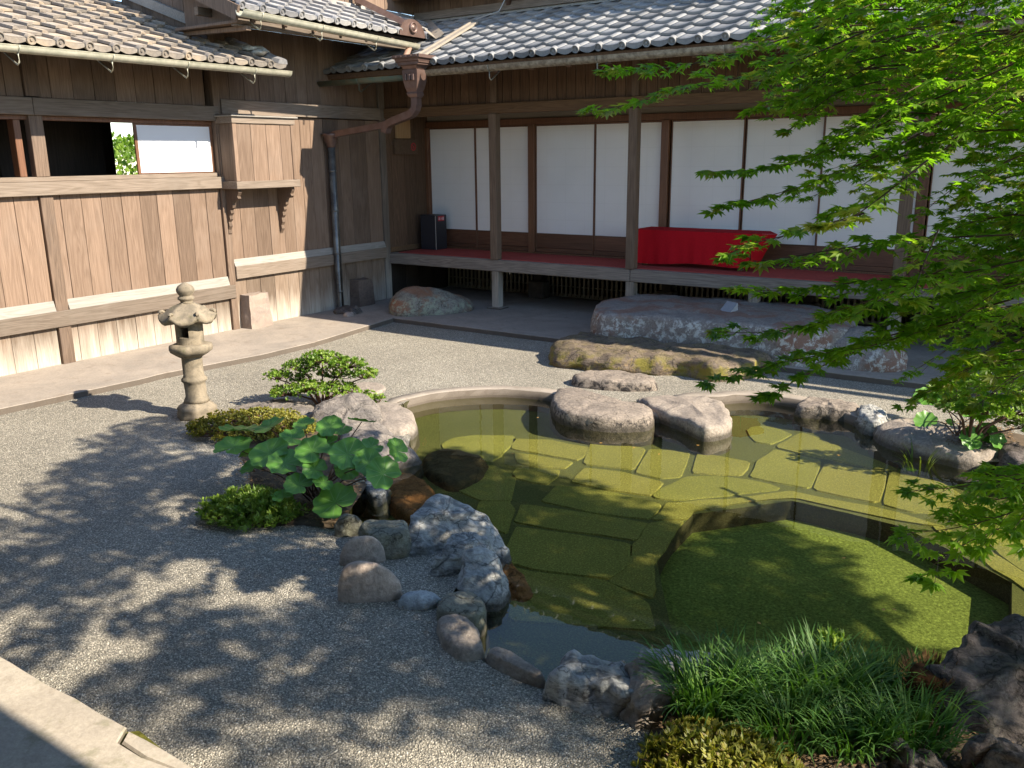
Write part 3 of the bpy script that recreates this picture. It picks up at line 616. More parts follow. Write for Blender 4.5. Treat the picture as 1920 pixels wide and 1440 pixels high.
ga = gutter(LW, (.87, -9, 2.91), (.85, -2.47, 2.915), .055, gutter_m, [.3, .42, .553, .68, .80, .925], (1, 0, 0))
# verge cap of the low roof, loose pale ridge pieces at its right end
o_, e_, s_, n_ = fa
vend = o_+e_*(5.02)
for k in range(7):
    a = vend+s_*(k*.20)+n_*.03
    vs = []
    for (x, y, z) in [(-.07, 0, 0), (-.05, 0, .045), (0, 0, .06), (.05, 0, .045), (.07, 0, 0)]: vs += [a+e_*x+n_*z, a+s_*.22+e_*x*.9+n_*(z-.014)]
    link('verge_tile', mesh('verge_tile', vs, [(2*i, 2*i+2, 2*i+3, 2*i+1) for i in range(4)]+[(0, 2, 4, 6, 8)], tile_b, False), ra, (0, 0, 0))
for k, (u, v) in enumerate([(.12, .25), (.02, .32), (.10, .42), (-.05, .48)]):
    p = vend+s_*v-e_*u+n_*.07; bm = bmesh.new(); bmesh.ops.create_icosphere(bm, subdivisions=2, radius=1)
    for q in bm.verts: q.co = Vector((q.co.x*.10, q.co.y*.07, q.co.z*.03))+noise.noise_vector(q.co*2+Vector((k, 0, 0)))*.02+p
    me = bpy.data.meshes.new('mortar_lump'); bm.to_mesh(me); bm.free(); me.materials.append(plaster); link('mortar_lump', me, ra, (0, 0, 0))
# gable-end wall of the higher block, standing on the low roof
for a in range(8): box('plank', LW, -.02-.19*(a+1)+.003, -.02-.19*a-.001, -2.80, -2.785, 3.0+.34*.19*a, 5.2, wpost, .003)
fl0 = Vector((.06, -2.83, 3.33)); fl1 = Vector((-1.6, -2.83, 3.33+.34*1.66))
extr('flashing_board', [(-.02, 0), (.03, 0), (.03, .10), (-.02, .10)], fl0, fl1, wstrip, LW)
box('upright_post', LW, -.06, .06, -2.85, -2.76, 3.4, 5.2, wpost)
# higher roof of the left wing
def zB(x): return 3.46+.40*(1.02-x)
def zC(y): return 3.06+.428*(y+1.10)
rb, fb = roof(LW, (1.02, -3.22, 3.47), (0, 1, 0), PB, 15, 5, .262, tile_b, 1, .032, .235, skip=lambda p: zC(p.y)-.02 > zB(p.x) or p.x < .0, jit=.002)
gutter(LW, (1.10, -3.28, 3.42), (1.10, -.60, 3.34), .06, gutter_m, [.09, .40, .72], (1, 0, 0))
extr('barge_board', [(-.015, -.07), (.015, -.07), (.015, .07), (-.015, .07)], (1.05, -3.26, 3.40), (-.3, -3.26, 3.40+.40*1.35), wpost, LW)
extr('barge_board', [(-.03, -.02), (.03, -.02), (.03, .02), (-.03, .02)], (1.0, -3.10, 3.28), (0.0, -3.10, 3.30), wpost, LW)
link('gable_board', mesh('gable_board', [(.95, -3.02, 3.34), (.95, -3.02, 3.44), (-.1, -3.02, 3.86), (-.1, -3.02, 3.34)], [(0, 1, 2, 3)], wpost), LW, (0, 0, 0)); box('soffit', LW, -.02, .98, -3.22, -3.0, 3.32, 3.35, wpost); box('eave_beam', LW, .86, .94, -3.2, -.55, 3.30, 3.38, wbeam_y); box('eave_beam', LW, .30, .36, -3.2, -.2, 3.45, 3.53, wbeam_y)
for k in range(7): extr('rafter', [(-.02, -.03), (.02, -.03), (.02, .03), (-.02, .03)], (.98, -3.0+k*.42, 3.37), (0, -3.0+k*.42, 3.37+.39), wpost, LW)
for a in range(19): box('plank', LW, -.02, .003*(a % 2), -2.76+.19*a, -2.76+.19*(a+1)-.005, 3.93, 5.4, wz, .003)
extr('flashing_board', [(0, 0), (.07, 0), (.03, .08), (0, .08)], (.0, -3.1, 3.87), (.0, .62, 3.83), wstrip, LW, Vector((1, 0, 0)))
tubes('downpipe', [([(.10, -.55, 5.3), (.10, -.55, 3.95), (.13, -.55, 3.88)], .035)], duct_m, LW, 12)
# brown sheet-copper ridge piece lying on the roof, and its disc
vs = [(.12, -.62, 3.93), (.12, -.50, 3.93), (.98, -.56, 3.56), (.98, -.68, 3.56), (.12, -.56, 4.0), (.98, -.62, 3.63)]
link('copper_ridge', mesh('copper_ridge', vs, [(0, 4, 5, 3), (1, 2, 5, 4), (3, 5, 2), (0, 1, 4)], duct_m), LW, (0, 0, 0))
vs = [(1.03, -.86+.012*0, 3.46), (1.03, -.36, 3.44)]; cc = [Vector((1.04, -.62+.24*math.cos(a), 3.44+.20*max(0, math.sin(a)))) for a in [math.pi*i/14 for i in range(15)]]
link('end_plate', mesh('end_plate', cc+[c+Vector((.02, 0, 0)) for c in cc], [tuple(range(15)), tuple(range(29, 14, -1))]+[(i, i+1, 16+i, 15+i) for i in range(14)], duct_m), LW, (0, 0, 0))
lathe('end_disc', [(.001, .03), (.03, .03), (.032, .02), (.05, .02), (.052, .03), (.062, .03), (.065, 0)], (0, 0, 0), duct_m, LW, 20).matrix_local = Matrix.Translation(Vector((1.06, -.62, 3.54))-Vector((0, -4.5, 0)))@Matrix.Rotation(math.pi/2, 4, 'Y')
tubes('downpipe', [([(1.10, -.74, 3.30), (1.12, -.95, 3.02)], .035)], plain('pale_brown_pipe', (.36, .22, .16), .5, .2), LW, 12)

# ------------------------------------------------------------------ veranda wing
VW = empty('veranda_house', (5, 1, 0), 'low wing with open veranda, white paper screens and grey pantile roof', 'building')
box('edge_beam', VW, -.02, 3.80, -.06, .09, .55, .70, vedge, .008); box('edge_beam', VW, 3.804, 16, -.06, .09, .55, .70, vedge, .008)
for k in range(8): box('floor_board', VW, .0, 16, .094+k*.1, .19+k*.1, .66, .697, vbx)
cp = box('carpet', VW, .12, 16, .02, .80, .6975, .708, carpet, .002)
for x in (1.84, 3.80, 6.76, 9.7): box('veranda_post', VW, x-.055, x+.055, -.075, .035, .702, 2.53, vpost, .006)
for x in (1.84, 3.80, 5.30, 6.76, 9.7):
    box('short_post', VW, x-.055, x+.055, -.055, .055, .075, .548, vpostf, .006); box('footing_stone', VW, x-.11, x+.11, -.10, .10, .05, .075, conc)
box('lintel_beam', VW, .0, 16, -.05, .05, 2.53, 2.655, vbx, .006)
k = 0; x = .0
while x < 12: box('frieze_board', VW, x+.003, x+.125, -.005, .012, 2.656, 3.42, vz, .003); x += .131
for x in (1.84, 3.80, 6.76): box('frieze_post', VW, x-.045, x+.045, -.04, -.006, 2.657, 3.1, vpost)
vb_ = [(-.03, -.02), (.03, -.02), (.03, .02), (-.03, .02)]
x = .2
while x < 12: extr('rafter', vb_, (x, -1.0, 2.93), (x, .4, 2.93+1.4*.428), vz, VW); x += .47
extr('fascia', [(-.015, -.05), (.015, -.05), (.015, .05), (-.015, .05)], (0.0, -.98, 2.985), (16, -.98, 2.985), vbx, VW)
box('inner_head', VW, .0, 16, .86, .98, 2.42, 2.5, vredz); box('inner_wall', VW, .0, 16, .90, .95, 2.501, 4.45, plain('shaded_plaster', (.25, .22, .18), .9))
box('sill', VW, .0, 16, .84, .98, .699, .725, vredz)
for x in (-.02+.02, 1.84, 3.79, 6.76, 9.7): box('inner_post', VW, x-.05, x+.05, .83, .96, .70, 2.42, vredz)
def shoji(x0, x1, y):
    z0, z1 = .727, 2.417; fw = .012
    f = box('shoji_screen', VW, x0, x0+fw, y-.015, y+.015, z0, z1, vredz, .002); box('stile', f, x1-fw, x1, y-.015, y+.015, z0, z1, vredz, .002)
    box('top_rail', f, x0+fw, x1-fw, y-.014, y+.014, z1-.02, z1, vred, .002); box('kick_board', f, x0+fw, x1-fw, y-.006, y+.006, z0+.06, .965, vred, .002)
    box('bottom_rail', f, x0+fw, x1-fw, y-.014, y+.014, z0, z0+.058, vred, .002); box('middle_rail', f, x0+fw, x1-fw, y-.014, y+.014, .966, .982, vred, .002)
    vs = []; nx, nz = 3, 7; xs = [x0+fw+(x1-x0-2*fw)*i/nx for i in range(nx+1)]; zs = [.983+(z1-.021-.983)*i/nz for i in range(nz+1)]
    pp = box('paper', f, x0+fw, x1-fw, y-.004, y+.001, .983, z1-.021, paper, 0)
sp = [.05, .88, 1.79]; 
for (a, b) in [(.05, .88), (.88, 1.79), (1.89, 2.80), (2.80, 3.74), (3.86, 4.78), (4.78, 5.68), (5.68, 6.71), (6.82, 7.72), (7.72, 8.7), (8.7, 9.65)]:
    shoji(a+.003, b-.003, .885+(.034 if int(a*10) % 2 else 0))
box('light_block_wall', VW, .0, 16, 1.0, 1.03, 0.6, 3.2, vdark)  # unseen wall added behind the screens to block light
# lattice under the floor and the dark void behind it
LT = box('lattice', VW, .1, 7.6, 1.16, 1.19, .36, .385, vlat)
box('rail', LT, .1, 7.6, 1.16, 1.19, .075, .13, vlat); box('rail', LT, .1, 7.6, 1.162, 1.188, .22, .24, vlat)
x = .12
while x < 7.5: box('slat', LT, x, x+.028, 1.14, 1.158, .09, .66, vlat, 0); x += .072
for x in (1.84, 3.80, 5.6, 6.9):
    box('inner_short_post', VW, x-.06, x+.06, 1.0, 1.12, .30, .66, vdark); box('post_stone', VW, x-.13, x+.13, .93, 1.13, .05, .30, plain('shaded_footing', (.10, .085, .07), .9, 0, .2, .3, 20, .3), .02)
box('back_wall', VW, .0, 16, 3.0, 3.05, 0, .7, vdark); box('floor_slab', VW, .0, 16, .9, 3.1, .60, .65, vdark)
# roof
rc, fc = roof(VW, (-.05, -1.10, 3.06), (1, 0, 0), PC, 34, 8, .267, tile_c, 0, .026, .232, skip=lambda p: p.x < 0 or (p.y > -.2 and zB(p.x)-.05 > zC(p.y) and p.x < 1.1), under=vz, decklen=16)
gutter(VW, (1.74, -1.18, 2.965), (12, -1.18, 2.99), .06, gutter_d, [.085, .215, .345, .48, .61, .74], (0, -1, 0))
gutter(VW, (-.06, -1.18, 2.93), (1.40, -1.18, 2.93), .055, gutter_g, [.5], (0, -1, 0))
o_, e_, s_, n_ = fc
# pale cover boards running diagonally up the roof
a0 = Vector((1.52, -1.12, 3.11)); a1 = Vector((1.52, .17, 3.11+1.29*.428)); 
def onC(px, py):
    d = ray(px, py); nC = Vector((0, -math.sin(PC), math.cos(PC))); o = Vector((0, -1.10, 3.11)); return CAM+d*((o-CAM).dot(nC)/d.dot(nC))
a0 = onC(792, 106); a1 = onC(893, 44)
extr('cover_board', [(-.035, 0), (.035, 0), (.035, .025), (-.035, .025)], a0, a1, cream, rc); extr('cover_board', [(-.012, .0), (.012, .0), (.012, .04), (-.012, .04)], a0+Vector((-.055, 0, 0)), a1+Vector((-.055, 0, 0)), cream, rc)
tubes('cable', [([a1+Vector((0, 0, .05)), a1+Vector((.25, .15, .14)), a1+Vector((.38, .3, .5)), a1+Vector((.42, .4, .9))], .006)], plain('grey_cable', (.4, .4, .38), .5), VW, 6)
# valley between the two roofs
vy0 = Vector((1.02, -1.10+(zB(1.02)-3.06)/.428, zB(1.02)+.03)); vy1 = Vector((0, -1.10+(zB(0)-3.06)/.428, zB(0)+.03))
extr('valley_sheet', [(-.10, .045), (0, -.02), (.10, .045), (.10, .05), (0, -.01), (-.10, .05)], vy0+Vector((.12, -.1, -.03)), vy1, cream, rc)
# upper storey wall
x = -.12
while x < 12: box('plank', VW, x+.002, x+.188, .70, .72, 3.95, 4.6, wpost, .003); x += .19
extr('flashing_board', [(0, 0), (.09, 0), (.02, .11), (0, .11)], (.02, .70, 3.84), (9.5, .70, 3.84), wbeam_x if False else vedge, VW, Vector((0, -1, 0)))
link('roof_plaster', mesh('roof_plaster', [(.0, .56, 3.79), (9.5, .56, 3.79), (9.5, .70, 3.86), (0, .70, 3.86)], [(0, 1, 2, 3)], plaster), VW, (0, 0, 0))
tubes('downpipe', [([(1.62, .66, 4.6), (1.62, .66, 3.9)], .035)], duct_m, VW, 12)
ru, fu = roof(VW, (0.0, .20, 4.20), (1, 0, 0), PC, 34, 3, .244, tile_c, 0, .028, .235, under=vz, name='upper_roof', decklen=16)
box('fascia', VW, 0, 12, .24, .27, 4.06, 4.14, vbx)
for k in range(16): box('rafter', VW, .2+k*.52, .25+k*.52, .28, .70, 4.10, 4.16, vz)
# rain-water hopper, swan-neck duct, wall head and pipe
HP = empty('rainwater_pipe', (0, -1.2, 0), 'brown copper rain hopper with swan-neck duct leading to a blue-grey pipe in the corner', 'drainpipe')
def frus(name, c, a, mat=duct_m, ns=4):
    vs = []; fs = []
    for (hx, hy, z, dx) in a:
        vs += [(c[0]+dx-hx, c[1]-hy, z), (c[0]+dx+hx, c[1]-hy, z), (c[0]+dx+hx, c[1]+hy, z), (c[0]+dx-hx, c[1]+hy, z)]
    n = len(a)
    for i in range(n-1):
        for k in range(4): fs.append((i*4+k, i*4+(k+1) % 4, (i+1)*4+(k+1) % 4, (i+1)*4+k))
    fs += [(3, 2, 1, 0), tuple((n-1)*4+k for k in range(4))]
    return link(name, mesh(name, vs, fs, mat), HP, (0, 0, 0))
hp = frus('hopper_head', (1.57, -1.22), [(.09, .08, 2.98, 0), (.12, .10, 3.02, 0), (.15, .12, 3.03, 0), (.15, .12, 3.06, 0), (.17, .135, 3.07, 0), (.175, .14, 3.09, 0), (.20, .155, 3.10, 0), (.20, .155, 3.135, 0), (.17, .13, 3.136, 0), (.165, .12, 3.05, 0)])
frus('hopper_neck', (1.57, -1.22), [(.055, .05, 2.68, .01), (.07, .06, 2.70, .005), (.075, .065, 2.72, .0), (.068, .06, 2.74, 0), (.085, .072, 2.78, 0), (.105, .085, 2.86, 0), (.11, .09, 2.95, 0), (.11, .09, 2.979, 0)])
for k in range(5): box('moulding', hp, 1.385+k*.075, 1.44+k*.075, -1.385, -1.373, 3.105, 3.13, duct_m, .003)
for k in range(3): box('moulding', hp, 1.49+k*.055, 1.53+k*.055, -1.33, -1.305, 2.86, 2.93, duct_m, .005)
def duct(pts, w, h):
    pts = [Vector(p) for p in pts]; vs, fs = [], []; n = len(pts)
    for i, p in enumerate(pts):
        t = (pts[min(i+1, n-1)]-pts[max(i-1, 0)]).normalized(); b = Vector((0, -1, 0)).cross(t)
        sd = t.cross(Vector((0, 0, 1))) if abs(t.z) < .95 else Vector((0, 1, 0)); sd.z = 0; sd.normalize(); u = sd.cross(t).normalized()
        if u.z < 0 or abs(u.z) < .01: pass
        sd = Vector((0, 1, 0)) if i < 99 else sd; u = sd.cross(t).normalized()
        vs += [p-sd*w-u*h, p+sd*w-u*h, p+sd*w+u*h, p-sd*w+u*h]
    for i in range(n-1):
        for k in range(4): fs.append((i*4+k, i*4+(k+1) % 4, (i+1)*4+(k+1) % 4, (i+1)*4+k))
    fs += [(3, 2, 1, 0), tuple((n-1)*4+k for k in range(4))]; return link('duct', mesh('duct', vs, fs, duct_m), HP, (0, 0, 0))
duct([(1.58, -1.22, 2.70), (1.58, -1.22, 2.60), (1.565, -1.22, 2.55), (1.53, -1.22, 2.515), (1.48, -1.21, 2.495), (1.15, -1.17, 2.42), (1.10, -1.165, 2.405), (1.065, -1.16, 2.38), (1.045, -1.16, 2.34), (1.035, -1.16, 2.30)], .045, .042)
duct([(1.05, -1.16, 2.40), (1.00, -1.16, 2.385), (.18, -1.16, 2.30), (.12, -1.16, 2.28)], .036, .036)
lathe('pipe_head', [(.055, -.14), (.06, -.10), (.085, -.06), (.088, -.02), (.11, .0), (.115, .03), (.09, .03)], (.10, -1.16, 2.28), duct_m, HP, 24)
tubes('pipe', [([(.10, -1.16, 2.2), (.10, -1.16, .10), (.12, -1.15, .07), (.20, -1.12, .06)], .045)], pipe_m, HP, 18)
for z in (1.85, 1.35, .8, .3): lathe('pipe_collar', [(.046, -.012), (.051, -.01), (.051, .01), (.046, .012)], (.10, -1.16, z), pipe_m, HP, 18)

# small things on the veranda
SG = empty('no_smoking_box', (.03, .36, 2.15), 'small brown box with a red prohibition mark, fixed to the shaded plank end wall', 'sign')
box('box_body', SG, .015, .06, .11, .60, 2.05, 2.255, plain('brown_box', (.13, .085, .055), .7, 0, .2, .2, 20), .004)
def disc_x(name, x, y, z, r, mat, parent, r0=0.0, seg=28):
    vs = [(x, y+r*math.cos(2*math.pi*k/seg), z+r*math.sin(2*math.pi*k/seg)) for k in range(seg)]+[(x, y+r0*math.cos(2*math.pi*k/seg), z+r0*math.sin(2*math.pi*k/seg)) for k in range(seg)]
    return link(name, mesh(name, vs, [(k, (k+1) % seg, seg+(k+1) % seg, seg+k) for k in range(seg)], mat), parent, (0, 0, 0))
disc_x('red_ring', .0615, .50, 2.155, .055, redp, SG, .040)
vs = [(.0617, .50+a, 2.155+b) for a, b in ((-.036, .028), (-.028, .036), (.036, -.028), (.028, -.036))]; link('red_bar', mesh('red_bar', vs, [(0, 3, 2, 1)], redp), SG, (0, 0, 0))
disc_x('cigarette_mark', .0616, .50, 2.15, .016, redp, SG, .004, 10)
tag(box('wall_board', None, .012, .045, .17, .47, 2.27, 2.53, pale), 'bare pale wooden board fixed above the small brown box on the end wall', 'board')
EX = empty('extinguisher_cabinet', (.30, .62, .70), 'charcoal upright fire extinguisher cabinet in the veranda corner beside the first white screen', 'cabinet')
box('body', EX, .14, .42, .50, .76, .709, 1.20, black_m, .006)
box('edge_trim', EX, .422, .428, .492, .502, .71, 1.19, steel_m, .001)
M4 = lambda a: a
xs0 = .429
box('sign_plate', EX, .4205, .4235, .56, .70, 1.115, 1.185, redp, .0)
# 消火器 : strokes on the sign plate (plane facing +x ... court), drawn as thin bars
def glyph(strokes, y0, z0, s, parent, x=.4245, mat=white_m):
    for (a, b, c, d) in strokes:
        p = Vector((x, y0+a*s, z0+b*s)); q = Vector((x, y0+c*s, z0+d*s)); t = (q-p).normalized(); w = Vector((0, -t.z, t.y))*s*.05
        link('letter_stroke', mesh('letter_stroke', [p+w, p-w, q-w, q+w], [(0, 1, 2, 3)], mat), parent, (0, 0, 0))
SHO = [(.05, .9, .2, .8), (.0, .62, .15, .52), (.02, .05, .2, .35), (.62, 1, .62, .7), (.35, .95, .45, .75), (.88, .95, .76, .75), (.38, .68, .38, 0), (.38, .68, .85, .68), (.85, .68, .85, 0), (.38, .45, .85, .45), (.38, .24, .85, .24)]
KA = [(.5, 1, .5, .5), (.5, .5, .1, 0), (.5, .5, .92, 0), (.2, .8, .28, .5), (.82, .8, .7, .5)]
KI = [(.1, .98, .42, .98), (.1, .98, .1, .7), (.42, .98, .42, .7), (.1, .7, .42, .7), (.58, .98, .9, .98), (.58, .98, .58, .7), (.9, .98, .9, .7), (.58, .7, .9, .7), (0, .5, 1, .5), (.5, .65, .5, .5), (.5, .5, .1, .32), (.5, .5, .9, .32), (.1, .28, .42, .28), (.1, .28, .1, 0), (.42, .28, .42, 0), (.1, 0, .42, 0), (.58, .28, .9, .28), (.58, .28, .58, 0), (.9, .28, .9, 0), (.58, 0, .9, 0)]
for i, g_ in enumerate((SHO, KA, KI)): glyph(g_, .568+i*.044, 1.13, .038, EX)
# second face towards the court
BN = empty('red_draped_bench', (4.4, .5, .7), 'long bench fully draped in bright red felt, standing on the veranda behind the second post', 'bench')
def drape():
    X0, X1, Y0, Y1, Z1 = 3.68, 5.14, .30, .76, 1.14; vs, fs = [], []; nx = 60
    out_ = []
    per = []
    def P(u):  # perimeter param to (x,y)
        pass
    rows = []
    top = [(X0, Y0), (X1, Y0), (X1, Y1), (X0, Y1)]
    # front sheet, slightly wavy hem, flaring corner at the right
    for j in range(9):
        v = j/8; row = []
        for i in range(nx+1):
            u = i/nx; x = X0+(X1-X0)*u; w = .012*math.sin(u*23+1)*v+.007*math.sin(u*61)*v
            z = Z1-(Z1-.745+.012*math.sin(u*9)-.02*u)*v; y = Y0-.012-.02*v-w-.02*v*math.exp(-((u-1)/.05)**2)
            x2 = x-(.015 if u > .97 else 0)*v; row.append((x2, y, z))
        rows.append(row)
    for r_ in rows: vs += r_
    for j in range(8):
        for i in range(nx): a = j*(nx+1)+i; fs.append((a, a+nx+1, a+nx+2, a+1))
    b = len(vs); vs += [(X0, Y0-.012, Z1), (X1, Y0-.012, Z1), (X1+.19, Y0+.29, Z1-.02), (X1+.05, Y1, Z1), (X0, Y1, Z1+.0)]; fs.append((b, b+1, b+2, b+3, b+4))
    # right end sheet, swung outward to a point
    b = len(vs); n = 8
    for j in range(n+1):
        v = j/n
        for i in range(n+1):
            u = i/n; x = X1+.19*math.sin(math.pi*.5*u)*(1-v)**1.3; y = Y0-.012+.30*u; z = Z1-.02*u-.385*v; vs.append((x, y-(.02*v), z+(.0)))
    for j in range(n):
        for i in range(n): a = b+j*(n+1)+i; fs.append((a, a+n+1, a+n+2, a+1))
    return link('red_cloth', mesh('red_cloth', vs, fs, redcloth, True), BN, (0, 0, 0))
drape()
box('bench_top', BN, 3.72, 5.10, .31, .74, 1.08, 1.125, vpost)
for x in (3.8, 5.0):
    for y in (.36, .70): box('bench_leg', BN, x-.03, x+.03, y-.03, y+.03, .709, 1.08, vpost)
# eave of the building behind the photographer
OW = empty('viewing_house', (8, -10, 0), 'eave and wall of the house the view is taken from', 'building')
box('eave_slab', OW, -3, 13, -11.5, -7.62, 2.95, 3.05, vdark); box('wall', OW, 1.0, 13, -11.5, -11.4, 0, 2.95, vdark)

# ------------------------------------------------------------------ rocks
def arrmesh(name, vs, fs, mat, smooth=True): return mesh(name, vs, fs, mat, smooth)
def resample(P, n):
    P = smooth_poly(P, 6); L_ = [0]
    for i in range(len(P)): L_.append(L_[-1]+(P[(i+1) % len(P)]-P[i]).length)
    T = L_[-1]; o = []; j = 0
    for k in range(n):
        t = T*k/n
        while L_[j+1] < t: j += 1
        u = (t-L_[j])/max(1e-9, L_[j+1]-L_[j]); o.append(P[j].lerp(P[(j+1) % len(P)], u))
    return o
def fbm(p, o=4): return noise.fractal(p, 1.0, 2.0, o)
def finish_rock(name, vs, n, rings, mat, label, amp, fr, seed, ridge, parent=None, cat='rock', group=None):
    fs = []
    for r_ in range(rings-1):
        for k in range(n): fs.append((r_*n+k, (r_+1)*n+k, (r_+1)*n+(k+1) % n, r_*n+(k+1) % n))
    c = len(vs); vs.append(sum(vs[:n], Vector())/n)
    for k in range(n): fs.append((c, k, (k+1) % n))
    me = mesh(name, vs, fs, mat, True)
    # normals via bmesh for displacement
    bm = bmesh.new(); bm.from_mesh(me); bm.normal_update(); sd = Vector((seed*3.1, seed*1.7, seed))
    for v in bm.verts:
        p = v.co*fr+sd; d = fbm(p, 3)*amp+fbm(p*3.3, 3)*amp*.4
        if ridge: q = Vector((p.x*.9+p.z, p.y*.9, p.z*3.2)); d += -abs(fbm(q*1.4, 3))*amp*ridge
        if ridge > .5: dv = noise.voronoi(v.co*fr*.95+sd)[0]; d -= max(0, .16-(dv[1]-dv[0]))*amp*4.5; d += (dv[0]-.4)*amp*-.9
        nn = v.normal; v.co = v.co+nn*d
    bm.normal_update(); bm.to_mesh(me); bm.free(); me.update()
    o = link(name, me, parent, (0, 0, 0))
    return tag(o, label, cat, group) if parent is None else o
def slab(label, px, zt, z0, mat, flare=.05, dome=.02, rnd_=.05, amp=.012, fr=5, seed=1, ridge=.6, n=72, name='rock', group=None, under=0.0, tilt=None):
    if tilt:
        c0 = G(sum(q[0] for q in px)/len(px), sum(q[1] for q in px)/len(px), zt); fwk = Vector((-.56, .83, 0)); rtk = Vector((.83, .56, 0)); nn_ = Vector((-(fwk.x*tilt[0]+rtk.x*tilt[1]), -(fwk.y*tilt[0]+rtk.y*tilt[1]), 1))
        def PT(q): d = ray(*q); return CAM+d*((c0-CAM).dot(nn_)/d.dot(nn_))
        T = resample([PT(q) for q in px], n)
    else: T = resample([G(*q, zt) for q in px], n)
    c = sum(T, Vector())/n; vs = []; inner = [.12, .25, .38, .5, .6, .7, .78, .85, .91, .96]; 
    for s in inner:
        e = max(0, (s-.80)/.20); zz = dome*(1-s*s)-rnd_*(1-math.sqrt(max(0, 1-e*e)))*.55
        for p in T: q = c+(p-c)*s; vs.append(Vector((q.x, q.y, q.z+zz)))
    for k in range(12):
        u = k/11; out_ = flare*math.sin(min(1, u*1.15)*math.pi*.62)-under*u*u
        for p in T:
            d = Vector((p.x-c.x, p.y-c.y, 0)).normalized(); q = p+d*out_; vs.append(Vector((q.x, q.y, p.z-rnd_*.55-(max(.02, p.z-rnd_*.55-z0))*u)))
    return finish_rock(name, vs, n, 22, mat, label, amp, fr, seed, ridge, None, 'rock', group)
def dome(label, l, r, t, b, h, mat, rot=0, pw=2.4, amp=.02, fr=4, seed=1, ridge=.4, n=64, name='rock', z0=0.0, sink=.06, asym=0, group=None, top=2.4, parent=None):
    F_ = G((l+r)/2, b, z0); dist = (F_-CAM).length; s = FPX/((F_-CAM).dot(_f)); Wd = (r-l)/s; dn = (F_-CAM).normalized(); sinE = -dn.z; cosE = math.sqrt(1-sinE*sinE)
    Dp = max(.5*Wd*.5, ((b-t)/s-h*cosE)/sinE); Dp = min(Dp, Wd*1.3); fw = Vector((dn.x, dn.y, 0)).normalized(); sd = Vector((fw.y, -fw.x, 0)); C0 = F_+fw*Dp/2; vs = []
    rg = 20
    for i in range(rg):
        u = (i+1)/rg; ph = u*math.pi*.5*1.12
        rr = abs(math.sin(min(ph, math.pi/2)))**(2/top) if ph < math.pi/2 else 1-.12*(ph-math.pi/2); zz = (abs(math.cos(ph))**(2/top))*(1 if ph < math.pi/2 else -1)
        for k in range(n):
            a = 2*math.pi*k/n; ca, sa = math.cos(a), math.sin(a); ex = 2/pw
            x = math.copysign(abs(ca)**ex, ca)*Wd/2*rr; y = math.copysign(abs(sa)**ex, sa)*Dp/2*rr
            if asym: y *= 1+asym*x/Wd
            xr = x*math.cos(rot)-y*math.sin(rot); yr = x*math.sin(rot)+y*math.cos(rot)
            z = zz*h*(1+asym*x/Wd*1.2) if zz > 0 else zz*.25*h-0
            vs.append(C0+sd*xr+fw*yr+Vector((0, 0, z-(sink if u > .95 else 0))))
    return finish_rock(name, vs, n, rg, mat, label, amp, fr, seed, ridge, parent, 'rock', group)
# stones by the stepping place of the veranda
dome('rounded rusty green-stained boulder alone on the concrete in the veranda corner', 727, 891, 530, 592, .30, rk_rust, .1, 2.3, .028, 3.5, 3, .3, z0=.055, asym=-.5)
slab('long lichen-streaked stone step under the veranda edge, grey plaque on top', [(1116, 572), (1135, 560), (1200, 550), (1300, 553), (1400, 560), (1480, 566), (1540, 575), (1600, 590), (1590, 612), (1500, 615), (1400, 606), (1300, 598), (1200, 590), (1130, 586)], .42, .055, rk_big, .035, .012, .06, .022, 3, 5, .4, 110)
dome('blunt white-lichened boulder at the right end of the long stone step', 1530, 1692, 600, 696, .34, rk_big, -.1, 2.6, .03, 4, 11, .4, z0=.055)
slab('low flat mossy stone lying in the gravel below the long step', [(1040, 645), (1060, 630), (1110, 622), (1200, 622), (1300, 628), (1400, 640), (1440, 650), (1420, 672), (1350, 684), (1290, 674), (1220, 670), (1150, 668), (1090, 662), (1045, 658)], .16, -.02, rk_moss, .03, .012, .05, .026, 4, 8, .7, 110)
slab('small low stepping stone between the mossy stone and the pond', [(1078, 700), (1110, 694), (1170, 696), (1215, 703), (1228, 714), (1180, 716), (1120, 712), (1085, 708)], .085, -.02, rk_brown, .02, .008, .03, .012, 6, 9, .5)
slab('large flat-topped stepping stone at the pond edge, left one of the pair', [(1036, 745), (1045, 728), (1080, 724), (1120, 738), (1170, 750), (1210, 757), (1222, 766), (1212, 780), (1150, 783), (1080, 775), (1050, 765)], .055, -.30, rk_brown, .03, .015, .04, .014, 4, 12, .5, 96)
slab('flat-topped stepping stone at the pond edge, right one of the pair', [(1205, 745), (1250, 740), (1320, 742), (1350, 752), (1368, 775), (1362, 795), (1320, 800), (1285, 785), (1250, 772), (1222, 760)], .05, -.30, rk_tan, .02, .012, .04, .014, 4, 14, .6, 96)
slab('small wedge stone between the two flat stepping stones', [(1196, 748), (1215, 742), (1235, 745), (1245, 760), (1238, 775), (1215, 770)], .015, -.30, rk_tan, .03, .01, .03, .01, 6, 15)
